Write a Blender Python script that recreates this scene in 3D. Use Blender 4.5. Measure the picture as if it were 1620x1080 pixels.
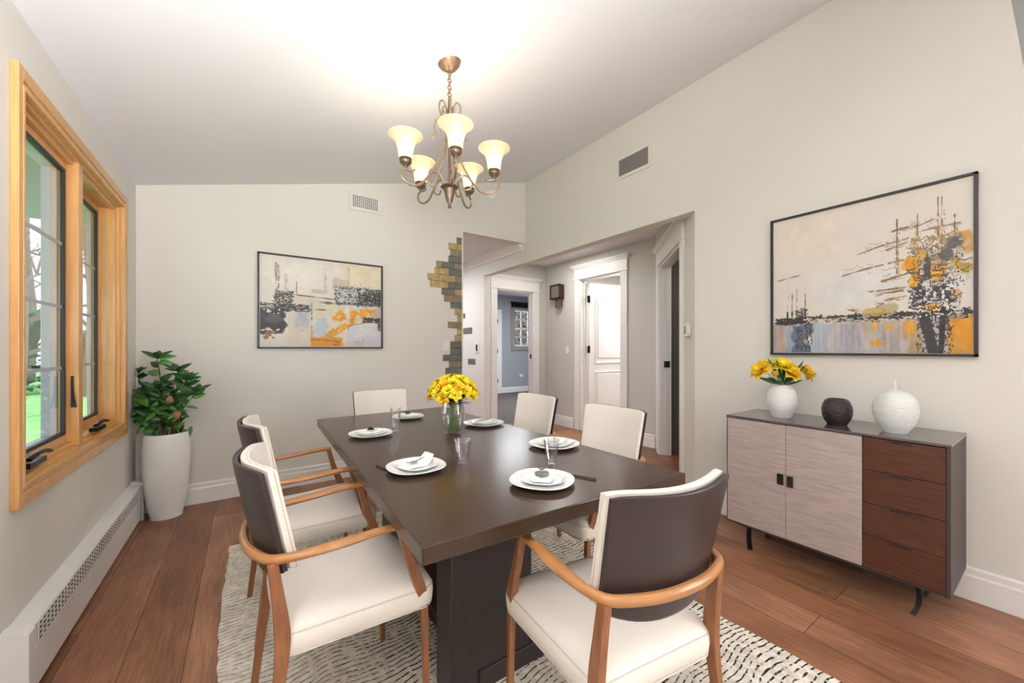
import bpy, bmesh, math, random
import numpy as np
from mathutils import Vector, Matrix
PI = math.pi
random.seed(7)
scn = bpy.context.scene
for o in list(bpy.data.objects): bpy.data.objects.remove(o)
COL = scn.collection

# ------------------------------------------------------------------ room numbers (metres)
A, B, D = .6645, 2.887, 3.891          # left wall x=-A, right wall x=B, back wall y=D
ZL, ZR, EYE = 2.408, 3.292, 1.21       # ceiling height at the left and right wall
def zc(x): return ZL + (ZR-ZL)*(x+A)/(A+B)

# ------------------------------------------------------------------ camera
cd = bpy.data.cameras.new('camera'); cam = bpy.data.objects.new('camera', cd); COL.objects.link(cam)
cam.location = (0, 0, EYE); cam.rotation_euler = (PI/2, 0, -.6036)
cd.sensor_width = 36; cd.lens = 36*610.32/1620; cd.shift_y = 11.53/1620; cd.clip_start = .05
scn.camera = cam

# ------------------------------------------------------------------ world, lights, exposure
w = bpy.data.worlds.new('sky'); scn.world = w; w.use_nodes = True
nt = w.node_tree; nt.nodes.clear()
bgn = nt.nodes.new('ShaderNodeBackground'); wo = nt.nodes.new('ShaderNodeOutputWorld')
tc = nt.nodes.new('ShaderNodeTexCoord'); nz = nt.nodes.new('ShaderNodeTexNoise'); rp = nt.nodes.new('ShaderNodeValToRGB')
nz.inputs['Scale'].default_value = 2.2
rp.color_ramp.elements[0].position = .35; rp.color_ramp.elements[0].color = (.62, .76, .92, 1)
rp.color_ramp.elements[1].position = .65; rp.color_ramp.elements[1].color = (.95, .97, 1, 1)
nt.links.new(tc.outputs['Generated'], nz.inputs['Vector']); nt.links.new(nz.outputs['Fac'], rp.inputs['Fac'])
nt.links.new(rp.outputs['Color'], bgn.inputs['Color']); bgn.inputs['Strength'].default_value = 2.8
nt.links.new(bgn.outputs[0], wo.inputs[0])

def area(name, loc, rot, sx, sy, power, col=(1, 1, 1)):
    l = bpy.data.lights.new(name, 'AREA'); l.shape = 'RECTANGLE'; l.size = sx; l.size_y = sy
    l.energy = power; l.color = col
    o = bpy.data.objects.new(name, l); COL.objects.link(o); o.location = loc; o.rotation_euler = rot
    return o
# soft unseen fill added behind the camera, in front of the solid rear wall
area('fill_light_behind', (.55, -3.3, 1.5), (PI/2, 0, 0), 2.4, 2.3, 12, (.97, .985, 1))
bf = area('fill_light_bounce', (-.15, -.45, 1.5), (PI-math.radians(40), 0, 0), .8, .7, 38, (.98, .99, 1)); bf.data.spread = math.radians(115)  # added upward fill that brightens the ceiling over the table
area('fill_light_side', (B-.06, -2.1, 1.5), (0, PI/2, 0), 1.5, 1.7, 60, (.96, .98, 1))  # side fill added to lift the left wall; no window here
area('fill_light_hall', (3.5, 4.0, 2.55), (0, 0, 0), .5, .5, 8, (1, .97, .94))  # unseen overhead fill added to light the hall
area('fill_light_room', (4.9, 6.6, 2.62), (0, 0, 0), 1.2, 1.2, 58, (.93, .96, 1))  # added fill that brightens the blue room from above
area('fill_light_den', (5.3, 3.6, 2.50), (0, 0, 0), .8, .8, 38, (1, .99, .97))  # fill added out of view to whiten the den behind the door
area('fill_light_kitchen', (1.6, 5.6, 2.52), (0, 0, 0), 1.2, 1.2, 30, (.98, .98, 1))  # out-of-view fill added for the kitchen walls and ceiling
vs = scn.view_settings
vs.view_transform = 'Standard'; vs.look = 'None'; vs.gamma = 1; vs.exposure = 0.80; vs.use_curve_mapping = False

# ------------------------------------------------------------------ materials
def lin(c):
    return tuple(((v/255)/12.92 if v/255 <= .04045 else ((v/255+.055)/1.055)**2.4) for v in c)
def mat(name, rgb, rough=.5, metal=0, spec=.5, coat=0, bump=None, noise=None, sheen=0):
    m = bpy.data.materials.new(name); m.use_nodes = True
    n = m.node_tree.nodes; L = m.node_tree.links; p = n['Principled BSDF']
    c = lin(rgb)
    p.inputs['Base Color'].default_value = (*c, 1); p.inputs['Roughness'].default_value = rough
    p.inputs['Metallic'].default_value = metal; p.inputs['Specular IOR Level'].default_value = spec
    p.inputs['Coat Weight'].default_value = coat
    t = n.new('ShaderNodeTexCoord')
    if noise:                       # (scale, amount, (sx,sy,sz))
        mp = n.new('ShaderNodeMapping'); mp.inputs['Scale'].default_value = noise[2] if len(noise) > 2 else (1, 1, 1)
        nn = n.new('ShaderNodeTexNoise'); nn.inputs['Scale'].default_value = noise[0]; nn.inputs['Detail'].default_value = 5
        r = n.new('ShaderNodeValToRGB'); a = noise[1]
        r.color_ramp.elements[0].position = .3; r.color_ramp.elements[1].position = .7
        r.color_ramp.elements[0].color = (*[v*(1-a) for v in c], 1); r.color_ramp.elements[1].color = (*[min(1, v*(1+a)) for v in c], 1)
        L.new(t.outputs['Object'], mp.inputs[0]); L.new(mp.outputs[0], nn.inputs['Vector']); L.new(nn.outputs['Fac'], r.inputs[0]); L.new(r.outputs[0], p.inputs['Base Color'])
    if bump:                        # (scale, strength, (sx,sy,sz))
        mp = n.new('ShaderNodeMapping'); mp.inputs['Scale'].default_value = bump[2] if len(bump) > 2 else (1, 1, 1)
        nn = n.new('ShaderNodeTexNoise'); nn.inputs['Scale'].default_value = bump[0]; nn.inputs['Detail'].default_value = 4
        b = n.new('ShaderNodeBump'); b.inputs['Strength'].default_value = bump[1]; b.inputs['Distance'].default_value = .003 if bump[1] < .7 else .009
        L.new(t.outputs['Object'], mp.inputs[0]); L.new(mp.outputs[0], nn.inputs['Vector']); L.new(nn.outputs['Fac'], b.inputs['Height']); L.new(b.outputs[0], p.inputs['Normal'])
    return m
def emis(name, rgb, s, base=(240, 235, 225)):
    m = mat(name, base, .4); p = m.node_tree.nodes['Principled BSDF']
    p.inputs['Emission Color'].default_value = (*lin(rgb), 1); p.inputs['Emission Strength'].default_value = s
    return m
def glass(name, tint=(1, 1, 1), base=.06, gr=.02, edge=.75):
    m = bpy.data.materials.new(name); m.use_nodes = True
    n = m.node_tree.nodes; L = m.node_tree.links; n.clear()
    o = n.new('ShaderNodeOutputMaterial'); t = n.new('ShaderNodeBsdfTransparent'); g = n.new('ShaderNodeBsdfGlossy')
    t.inputs[0].default_value = (*tint, 1); g.inputs['Roughness'].default_value = gr
    lw = n.new('ShaderNodeLayerWeight'); lw.inputs[0].default_value = .35
    mr = n.new('ShaderNodeMapRange'); mr.inputs['To Min'].default_value = base; mr.inputs['To Max'].default_value = edge
    mx = n.new('ShaderNodeMixShader')
    L.new(lw.outputs['Facing'], mr.inputs['Value']); L.new(mr.outputs[0], mx.inputs[0]); L.new(t.outputs[0], mx.inputs[1]); L.new(g.outputs[0], mx.inputs[2]); L.new(mx.outputs[0], o.inputs[0])
    return m

M = dict(
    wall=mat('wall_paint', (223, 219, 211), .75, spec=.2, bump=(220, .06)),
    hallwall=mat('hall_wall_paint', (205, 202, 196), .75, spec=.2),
    kitchenwall=mat('kitchen_wall_paint', (224, 222, 218), .75, spec=.2),
    roomwall=mat('bedroom_wall_paint', (168, 172, 178), .75, spec=.2),
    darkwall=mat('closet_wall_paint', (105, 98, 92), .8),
    ceil=mat('ceiling_paint', (232, 232, 234), .8, spec=.15, bump=(160, .08)),
    trim=mat('white_trim_paint', (238, 236, 233), .35),
    doorwhite=mat('white_door_paint', (240, 239, 238), .4),
    heater=mat('heater_enamel', (226, 222, 219), .4),
    heaterend=mat('heater_end_enamel', (182, 180, 190), .45),
    dark=mat('dark_void', (18, 15, 14), .8),
    oak=mat('golden_oak', (212, 158, 96), .38, coat=.25, noise=(14, .12, (6, 6, .35)), bump=(40, .1, (6, 6, .4))),
    black=mat('black_metal', (22, 20, 20), .35, metal=.3),
    gasket=mat('window_gasket', (28, 28, 30), .5),
    alum=mat('exterior_frame', (178, 175, 188), .5),
    espresso=mat('espresso_wood', (62, 43, 32), .24, spec=.45, noise=(5, .12, (1, 14, 14))),
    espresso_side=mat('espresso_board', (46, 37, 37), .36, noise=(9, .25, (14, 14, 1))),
    chairwood=mat('chair_beech', (172, 118, 68), .34, coat=.2, noise=(5, .14, (3, 3, 3))),
    chairleg=mat('chair_leg_beech', (138, 86, 50), .4, coat=.15, noise=(18, .25, (5, 5, .6))),
    cream=mat('cream_leather', (231, 222, 212), .5, bump=(260, .10)),
    piping=mat('cream_piping', (206, 196, 186), .5),
    brown=mat('brown_leather', (54, 41, 40), .36, bump=(200, .12)),
    porcelain=mat('white_porcelain', (243, 243, 241), .18, coat=.3),
    potwhite=mat('white_gloss_planter', (238, 236, 232), .2, coat=.4),
    soil=mat('soil', (52, 40, 32), .95, bump=(90, 1)),
    leaf=mat('leaf_dark', (40, 84, 34), .38, noise=(14, .5)),
    leaf2=mat('leaf_mid', (82, 138, 58), .42, noise=(14, .4)),
    leafbrown=mat('leaf_brown', (140, 96, 66), .6, noise=(20, .3)),
    stem=mat('green_stem', (92, 122, 52), .55),
    bark=mat('stem_bark', (92, 74, 56), .8),
    yellow=mat('yellow_petal', (252, 214, 30), .5, noise=(50, .25)),
    amber=mat('amber_petal', (248, 190, 22), .5, noise=(50, .25)),
    napkin=mat('white_napkin', (240, 240, 238), .8, bump=(300, .2)),
    steel=mat('polished_steel', (190, 192, 198), .2, metal=1),
    blackmat=mat('black_chopstick', (20, 16, 16), .4),
    bronze=mat('brushed_bronze', (140, 120, 98), .40, metal=.6),
    canopybronze=mat('canopy_bronze', (150, 124, 102), .42, metal=.7),
    darkbronze=mat('dark_bronze', (112, 94, 78), .38, metal=.65),
    carcass=mat('taupe_lacquer', (90, 78, 76), .16, coat=.3),
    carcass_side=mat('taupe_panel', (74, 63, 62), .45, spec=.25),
    greywood=mat('grey_oak_veneer', (174, 159, 153), .42, noise=(7, .16, (1, 1.6, 22))),
    walnut=mat('walnut_veneer', (84, 46, 30), .36, noise=(6, .32, (1, 1.6, 20))),
    handle=mat('black_pull', (30, 22, 20), .4),
    ceramicwhite=mat('white_textured_ceramic', (232, 233, 230), .6, bump=(120, 1.0)),
    ribbed=mat('white_ribbed_ceramic', (230, 232, 228), .6, bump=(45, .8, (1, 1, 6))),
    ceramicblack=mat('black_hammered_ceramic', (46, 38, 36), .10, bump=(85, 1.0)),
    frame=mat('picture_frame_black', (38, 30, 26), .4),
    ventdark=mat('vent_shadow', (30, 27, 25), .8),
    ventgrey=mat('vent_grey', (158, 152, 148), .6),
    plastic=mat('white_plastic', (236, 235, 231), .35),
    chime=mat('mahogany', (62, 36, 26), .35),
    chimeface=mat('chime_face', (120, 116, 108), .5),
    chimetube=mat('chime_tube', (180, 140, 122), .3, metal=.4),
    glass=glass('clear_glass', base=.02, edge=.34),
    glassware=glass('drinking_glass', (.985, .985, .99), base=.07, edge=.85),
    vaseglass=glass('vase_glass', (.97, .98, .98), base=.03, edge=.55),
    carpet=mat('grey_carpet', (92, 86, 82), .9, bump=(120, .4)),
    lawn=mat('lawn', (112, 168, 92), .95, noise=(3, .2)),
    soffit=mat('porch_soffit', (120, 142, 146), .8),
    treebark=mat('tree_bark', (96, 86, 76), .9),
    hedge=mat('hedge_green', (62, 96, 62), .9, noise=(5, .4)),
    stone_tan=mat('tan_slate', (180, 154, 108), .6, noise=(16, .3), bump=(40, .5)),
    stone_grey=mat('grey_slate', (112, 112, 104), .55, noise=(16, .25), bump=(40, .5)),
    stone_brown=mat('brown_slate', (142, 128, 104), .6, noise=(16, .25), bump=(40, .5)),
    grout=mat('grout', (214, 206, 192), .8),
    water=glass('water', (.9, .93, .93), base=.04),
)
M['shade'] = emis('alabaster_shade', (255, 224, 176), .16, (222, 202, 166))
_n = M['shade'].node_tree.nodes; _L = M['shade'].node_tree.links
_t = _n.new('ShaderNodeBsdfTransparent'); _x = _n.new('ShaderNodeMixShader'); _x.inputs[0].default_value = .42
_L.new(_n['Principled BSDF'].outputs[0], _x.inputs[1]); _L.new(_t.outputs[0], _x.inputs[2]); _L.new(_x.outputs[0], _n['Material Output'].inputs[0])
M['shadecore'] = emis('lamp_bulb', (255, 240, 214), 5)
M['petal_mix'] = M['yellow']

def floor_mat():
    m = bpy.data.materials.new('walnut_planks'); m.use_nodes = True
    n = m.node_tree.nodes; L = m.node_tree.links; p = n['Principled BSDF']
    t = n.new('ShaderNodeTexCoord'); mp = n.new('ShaderNodeMapping'); mp.inputs['Rotation'].default_value = (0, 0, PI/2)
    L.new(t.outputs['Object'], mp.inputs[0])
    br = n.new('ShaderNodeTexBrick'); br.offset = .37; br.offset_frequency = 2
    br.inputs['Scale'].default_value = 1; br.inputs['Brick Width'].default_value = 1.75; br.inputs['Row Height'].default_value = .195
    br.inputs['Mortar Size'].default_value = .0016; br.inputs['Mortar Smooth'].default_value = .3; br.inputs['Bias'].default_value = 0
    br.inputs['Color1'].default_value = (*lin((176, 130, 104)), 1); br.inputs['Color2'].default_value = (*lin((138, 94, 66)), 1)
    br.inputs['Mortar'].default_value = (*lin((58, 36, 26)), 1)
    L.new(mp.outputs[0], br.inputs['Vector'])
    def nse(scale, sc, det=6, dist=0):
        m2 = n.new('ShaderNodeMapping'); m2.inputs['Scale'].default_value = sc; L.new(t.outputs['Object'], m2.inputs[0])
        q = n.new('ShaderNodeTexNoise'); q.inputs['Scale'].default_value = scale; q.inputs['Detail'].default_value = det; q.inputs['Distortion'].default_value = dist
        L.new(m2.outputs[0], q.inputs['Vector']); return q
    def ov(a, fac, lo, hi, src):
        r = n.new('ShaderNodeValToRGB'); r.color_ramp.elements[0].color = (*lo, 1); r.color_ramp.elements[1].color = (*hi, 1)
        r.color_ramp.elements[0].position = .3; r.color_ramp.elements[1].position = .72
        L.new(src.outputs['Fac'], r.inputs[0])
        x = n.new('ShaderNodeMix'); x.data_type = 'RGBA'; x.blend_type = 'MULTIPLY'; x.inputs['Factor'].default_value = fac
        L.new(a, x.inputs['A']); L.new(r.outputs[0], x.inputs['B']); return x.outputs['Result']
    g = nse(3.5, (26, 1.6, 1), 8, .6); k = nse(2.1, (2.2, .7, 1), 4, 1.2); f2 = nse(9, (30, .8, 1), 4)
    c = ov(br.outputs['Color'], .8, (.62, .57, .54), (1.22, 1.18, 1.14), g)
    c = ov(c, .85, (.60, .54, .50), (1.28, 1.22, 1.14), k)
    c = ov(c, .5, (.7, .68, .66), (1.1, 1.1, 1.1), f2)
    # knots
    vo = n.new('ShaderNodeTexVoronoi'); vo.inputs['Scale'].default_value = 1.5
    m3 = n.new('ShaderNodeMapping'); m3.inputs['Scale'].default_value = (1.6, 1, 1); L.new(t.outputs['Object'], m3.inputs[0]); L.new(m3.outputs[0], vo.inputs['Vector'])
    r = n.new('ShaderNodeValToRGB'); r.color_ramp.elements[0].position = .012; r.color_ramp.elements[1].position = .045
    r.color_ramp.elements[0].color = (.25, .2, .18, 1); r.color_ramp.elements[1].color = (1, 1, 1, 1)
    L.new(vo.outputs['Distance'], r.inputs[0])
    x = n.new('ShaderNodeMix'); x.data_type = 'RGBA'; x.blend_type = 'MULTIPLY'; x.inputs['Factor'].default_value = .8
    L.new(c, x.inputs['A']); L.new(r.outputs[0], x.inputs['B'])
    L.new(x.outputs['Result'], p.inputs['Base Color'])
    p.inputs['Roughness'].default_value = .42
    b = n.new('ShaderNodeBump'); b.inputs['Strength'].default_value = .12; b.inputs['Distance'].default_value = .003
    L.new(g.outputs['Fac'], b.inputs['Height']); L.new(b.outputs[0], p.inputs['Normal'])
    return m
def rug_mat():
    m = bpy.data.materials.new('striped_wool'); m.use_nodes = True
    n = m.node_tree.nodes; L = m.node_tree.links; p = n['Principled BSDF']
    t = n.new('ShaderNodeTexCoord'); sep = n.new('ShaderNodeSeparateXYZ'); L.new(t.outputs['Object'], sep.inputs[0])
    def math_(op, a, b_=None, c_=None):
        q = n.new('ShaderNodeMath'); q.operation = op
        for i, v in enumerate((a, b_, c_)):
            if v is None: continue
            if isinstance(v, (int, float)): q.inputs[i].default_value = v
            else: L.new(v, q.inputs[i])
        return q.outputs[0]
    def nse(scale, sc, det=2):
        m2 = n.new('ShaderNodeMapping'); m2.inputs['Scale'].default_value = sc; L.new(t.outputs['Object'], m2.inputs[0])
        q = n.new('ShaderNodeTexNoise'); q.inputs['Scale'].default_value = scale; q.inputs['Detail'].default_value = det
        L.new(m2.outputs[0], q.inputs['Vector']); return q.outputs['Fac']
    wob = math_('MULTIPLY', math_('SUBTRACT', nse(1.8, (1.6, 1, 1), 3), .5), .16)
    y = math_('MULTIPLY', math_('ADD', sep.outputs['Y'], wob), 1/.0235)
    fr = math_('ABSOLUTE', math_('SUBTRACT', math_('FRACT', y), .5))       # 0 in the groove
    width = math_('MULTIPLY', math_('ADD', nse(1.3, (1, 1, 1), 2), nse(30, (1, .9, 1), 2)), .20)
    width = math_('SUBTRACT', width, .105)
    # thinner lines toward the rug's left border
    ed = n.new('ShaderNodeMapRange'); ed.inputs['From Min'].default_value = -.05; ed.inputs['From Max'].default_value = .5; ed.inputs['To Min'].default_value = .25; ed.inputs['To Max'].default_value = 1
    L.new(sep.outputs['X'], ed.inputs['Value'])
    width = math_('MULTIPLY', width, ed.outputs[0])
    ln = n.new('ShaderNodeMapRange'); L.new(math_('SUBTRACT', fr, width), ln.inputs['Value'])
    ln.inputs['From Min'].default_value = 0; ln.inputs['From Max'].default_value = .06
    dash = n.new('ShaderNodeMapRange'); L.new(nse(60, (1, .25, 1), 1), dash.inputs['Value']); dash.inputs['From Min'].default_value = .5; dash.inputs['From Max'].default_value = .62
    k = math_('MAXIMUM', ln.outputs[0], dash.outputs[0])
    x = n.new('ShaderNodeMix'); x.data_type = 'RGBA'; L.new(k, x.inputs['Factor'])
    x.inputs['A'].default_value = (*lin((40, 36, 34)), 1)
    rr = n.new('ShaderNodeValToRGB'); rr.color_ramp.elements[0].color = (*lin((204, 194, 180)), 1); rr.color_ramp.elements[1].color = (*lin((236, 228, 216)), 1)
    rr.color_ramp.elements[0].position = .35; rr.color_ramp.elements[1].position = .65
    L.new(nse(40, (1, 1, 1), 3), rr.inputs[0]); L.new(rr.outputs[0], x.inputs['B']); L.new(x.outputs['Result'], p.inputs['Base Color'])
    p.inputs['Roughness'].default_value = .95; p.inputs['Specular IOR Level'].default_value = .1
    b = n.new('ShaderNodeBump'); b.inputs['Strength'].default_value = .35; b.inputs['Distance'].default_value = .004
    L.new(math_('ADD', fr, math_('MULTIPLY', nse(120, (1, 1, 1), 2), .3)), b.inputs['Height']); L.new(b.outputs[0], p.inputs['Normal'])
    return m
M['floor'] = floor_mat(); M['rug'] = rug_mat()

# ------------------------------------------------------------------ mesh helpers
def spline(pts, n=6):
    out = []; P = [Vector(p) for p in pts]
    for i in range(len(P)-1):
        p0 = P[max(0, i-1)]; p1 = P[i]; p2 = P[i+1]; p3 = P[min(len(P)-1, i+2)]
        for j in range(n):
            t = j/n
            out.append(.5*((2*p1)+(p2-p0)*t+(2*p0-5*p1+4*p2-p3)*t*t+(3*p1-p0-3*p2+p3)*t**3))
    out.append(P[-1]); return out
class MB:
    def __init__(s): s.bm = bmesh.new(); s.mi = 0
    def face(s, vs_):
        try:
            f = s.bm.faces.new(vs_); f.material_index = s.mi; return f
        except ValueError: return None
    def poly(s, pts): return s.face([s.bm.verts.new(p) for p in pts])
    def box(s, x0, x1, y0, y1, z0, z1):
        v = [s.bm.verts.new(p) for p in ((x0,y0,z0),(x1,y0,z0),(x1,y1,z0),(x0,y1,z0),(x0,y0,z1),(x1,y0,z1),(x1,y1,z1),(x0,y1,z1))]
        for q in ((3,2,1,0),(4,5,6,7),(0,1,5,4),(1,2,6,5),(2,3,7,6),(3,0,4,7)): s.face([v[i] for i in q])
        return s
    def prism(s, poly, axis, a, b):          # poly of 2-tuples in the other two axes (in order), extruded along axis a..b
        def mk(p, t):
            q = list(p); q.insert(axis, t); return tuple(q)
        va = [s.bm.verts.new(mk(p, a)) for p in poly]; vb = [s.bm.verts.new(mk(p, b)) for p in poly]
        n = len(poly); s.face(list(reversed(va))); s.face(vb)
        for i in range(n): s.face([va[i], va[(i+1) % n], vb[(i+1) % n], vb[i]])
        return s
    def lathe(s, prof, c=(0, 0, 0), seg=32, flute=None):
        rings = []
        for r, z in prof:
            if r < 1e-5: rings.append([s.bm.verts.new((c[0], c[1], c[2]+z))])
            else:
                ring = []
                for k in range(seg):
                    a = 2*PI*k/seg; rr = r*(flute(a, z) if flute else 1)
                    ring.append(s.bm.verts.new((c[0]+rr*math.cos(a), c[1]+rr*math.sin(a), c[2]+z)))
                rings.append(ring)
        for i in range(len(rings)-1):
            p, q = rings[i], rings[i+1]
            for k in range(seg):
                k2 = (k+1) % seg
                if len(p) == 1 and len(q) == 1: continue
                if len(p) == 1: s.face([p[0], q[k2], q[k]])
                elif len(q) == 1: s.face([p[k], p[k2], q[0]])
                else: s.face([p[k], p[k2], q[k2], q[k]])
        return s
    def tube(s, pts, r, seg=8, rb=None, up=Vector((0, 0, 1)), closed=False, square=False):
        pts = [Vector(p) for p in pts]; n = len(pts)
        rf = r if callable(r) else (lambda t: r); rbf = (rb if callable(rb) else (lambda t: rb)) if rb else rf
        rings = []; prev = None
        for i, p in enumerate(pts):
            if closed: d = pts[(i+1) % n]-pts[i-1]
            else: d = pts[min(n-1, i+1)]-pts[max(0, i-1)]
            d.normalize()
            if rb is not None or square: sd = d.cross(up)
            else: sd = prev.cross(d) if False else d.cross(up)
            if sd.length < 1e-3: sd = d.cross(Vector((0, 1, 0))) if prev is None else prev - d*prev.dot(d)
            if prev is not None and rb is None and not square:
                sd = prev - d*prev.dot(d)
                if sd.length < 1e-4: sd = d.cross(up)
            sd.normalize(); prev = sd.copy(); u2 = sd.cross(d).normalized()
            t = i/max(1, n-1); ra, rc = rf(t), rbf(t); ring = []
            for k in range(seg):
                a = 2*PI*k/seg + (PI/seg if square else 0)
                ca, sa = math.cos(a), math.sin(a)
                if square: ca *= 1.35; sa *= 1.35
                ring.append(s.bm.verts.new(p+sd*ra*ca+u2*rc*sa))
            rings.append(ring)
        m = n if closed else n-1
        for i in range(m):
            p, q = rings[i], rings[(i+1) % n]
            for k in range(seg): s.face([p[k], p[(k+1) % seg], q[(k+1) % seg], q[k]])
        if not closed: s.face(list(reversed(rings[0]))); s.face(rings[-1])
        return s
    def loft(s, rings, cap0=True, cap1=True):
        R = [[s.bm.verts.new(p) for p in r] for r in rings]; n = len(R[0])
        for i in range(len(R)-1):
            for k in range(n): s.face([R[i][k], R[i][(k+1) % n], R[i+1][(k+1) % n], R[i+1][k]])
        if cap0: s.face(list(reversed(R[0])))
        if cap1: s.face(R[-1])
        return s
    def leaf(s, base, dirv, length, width, bend=.25, nrm=None, fold=.15, tip=1.0):
        d = Vector(dirv).normalized(); nn = Vector(nrm) if nrm is not None else Vector((0, 0, 1))
        sd = d.cross(nn)
        if sd.length < 1e-3: sd = d.cross(Vector((1, 0, 0)))
        sd.normalize(); nn = sd.cross(d).normalized(); b = Vector(base); rows = []
        N = 5
        for i in range(N+1):
            t = i/N; wv = width*.5*math.sin(PI*min(1, t**.8*.97+.03))**.8 if 0 < t < 1 else width*.03
            c = b+d*length*t - nn*bend*length*t*t
            rows.append([s.bm.verts.new(c-sd*wv+nn*fold*wv), s.bm.verts.new(c), s.bm.verts.new(c+sd*wv+nn*fold*wv)])
        for i in range(N):
            for k in (0, 1): s.face([rows[i][k], rows[i][k+1], rows[i+1][k+1], rows[i+1][k]])
        return s
    def build(s, name, m, parent=None, smooth=True, bevel=0, loc=None, recalc=True, solid=0, subsurf=0):
        if recalc: bmesh.ops.recalc_face_normals(s.bm, faces=s.bm.faces)
        me = bpy.data.meshes.new(name); s.bm.to_mesh(me); s.bm.free()
        for x in (m if isinstance(m, (list, tuple)) else [m]): me.materials.append(M[x] if isinstance(x, str) else x)
        o = bpy.data.objects.new(name, me); COL.objects.link(o)
        if parent: o.parent = parent
        if loc: o.location = loc
        if smooth:
            me.polygons.foreach_set('use_smooth', [True]*len(me.polygons))
            try: me.set_sharp_from_angle(angle=math.radians(38))
            except Exception: pass
        if bevel:
            b = o.modifiers.new('bevel', 'BEVEL'); b.width = bevel; b.segments = 2; b.limit_method = 'ANGLE'
        if solid:
            b = o.modifiers.new('solid', 'SOLIDIFY'); b.thickness = solid; b.offset = 0
        return o
def bx(*a): return MB().box(*a)
def tag(o, label=None, cat=None, group=None, kind=None):
    if label: o['label'] = label
    if cat: o['category'] = cat
    if group: o['group'] = group
    if kind: o['kind'] = kind
    return o
def empty(name, loc=(0, 0, 0), rz=0):
    o = bpy.data.objects.new(name, None); COL.objects.link(o); o.location = loc; o.rotation_euler = (0, 0, rz)
    o.empty_display_size = .1
    return o
KIDS = {}
def copy_tree(o, parent=None, scale=None):
    c = o.copy(); COL.objects.link(c)
    if parent: c.parent = parent
    for ch in [q for q in bpy.data.objects if q.parent == o]: copy_tree(ch, c)
    return c
def structure(o, label=None, cat=None):
    o['kind'] = 'structure'
    o['label'] = label; o['category'] = cat
    return o

# ------------------------------------------------------------------ SETTING: floor, walls, ceilings
structure(bx(-1.0, 8.4, -3.6, 9.2, -.12, 0).build('floor', 'floor', smooth=False), 'wide brown wooden plank floor running away from the viewer', 'floor')
structure(bx(3.0, 8.2, 5.09, 8.85, 0, .008).build('floor', 'carpet', smooth=False), 'dark grey floor of the blue room beyond the hall', 'floor')
# sloped ceiling slab
m = MB(); x0, x1 = -A-.2, B+.9
m.prism([(x0, zc(x0)), (x1, zc(x1)), (x1, zc(x1)+.12), (x0, zc(x0)+.12)], 1, -3.6, D+.14)
structure(m.build('ceiling', 'ceil', smooth=False), 'sloping off-white ceiling over the dining table', 'ceiling')
structure(bx(-A-.2, B, D+.12, 9, 2.56, 2.66).build('ceiling', 'ceil', smooth=False), 'flat ceiling seen through the opening beside the stone tiles', 'ceiling')
structure(bx(B+.11, 4.1, 1.6, 5.09, 2.57, 2.66).build('ceiling', 'ceil', smooth=False), 'low hallway ceiling with a flat hatch', 'ceiling')
structure(bx(3.0, 8.2, 5.09, 8.85, 2.66, 2.76).build('ceiling', 'ceil', smooth=False), 'ceiling of the blue room beyond the hall', 'ceiling')
structure(bx(4.1, 6.6, .6, 5.0, 2.6, 2.7).build('ceiling', 'ceil', smooth=False), 'ceiling of the room behind the white panelled door', 'ceiling')

# left wall with window hole
WY0, WY1, WZ0, WZ1 = 2.10, 3.46, .735, 2.12        # opening inside the casing
m = MB(); T = .13
m.box(-A-T, -A, -3.6, WY0, 0, 2.42); m.box(-A-T, -A, WY1, D+.12, 0, 2.42)
m.box(-A-T, -A, WY0, WY1, 0, WZ0); m.box(-A-T, -A, WY0, WY1, WZ1, 2.42)
structure(m.build('wall_left', 'wall', smooth=False), 'warm white left wall around the oak window', 'wall')
# back wall, ends at the opening x=2.0, header over the opening
OX, OZ = 2.0, 2.529
m = MB(); m.prism([(-A, 0), (OX, 0), (OX, zc(OX)), (-A, zc(-A))], 1, D, D+.12)
m.prism([(OX, OZ), (B, OZ), (B, zc(B)), (OX, zc(OX))], 1, D, D+.12)
structure(m.build('wall_back', 'wall', smooth=False), 'off-white back wall holding the smaller painting', 'wall')
# right wall
m = MB()
m.prism([(-3.6, 0), (1.672, 0), (1.672, 3.4), (.223, 3.4), (.105, 2.33), (-3.6, 2.33)], 0, B, B+.11)
m.box(B, B+.11, 1.672, D+.12, 2.29, 3.4)
structure(m.build('wall_right', 'wall', smooth=False), 'tall off-white right wall behind the sideboard', 'wall')
structure(bx(-A-.13, B+.9, -3.72, -3.6, 0, 3.8).build('wall_rear', 'wall', smooth=False), 'wall behind the viewer', 'wall')
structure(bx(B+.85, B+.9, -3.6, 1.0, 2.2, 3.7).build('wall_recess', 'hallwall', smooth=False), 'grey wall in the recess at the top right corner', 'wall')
structure(bx(B+.11, B+.9, -3.6, 1.0, 2.2, 2.33).build('wall_recess_ledge', 'wall', smooth=False), 'ledge under the recess at the top right', 'wall')
m = MB(); m.box(B, B+.11, D+.12, 4.909, 2.29, 2.6); m.box(B, B+.11, 4.909, 9, 0, 2.6)
structure(m.build('wall_kitchen', 'kitchenwall', smooth=False), 'white wall with crown moulding beyond the stone tiled edge', 'wall')
structure(bx(-A-.16, B, 8.9, 9, 0, 2.6).build('wall_kitchen_end', 'kitchenwall', smooth=False), 'end wall of the kitchen', 'wall')
structure(bx(-A-.16, -A, D+.12, 9, 0, 2.6).build('wall_kitchen_side', 'kitchenwall', smooth=False), 'side wall of the kitchen', 'wall')
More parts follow.
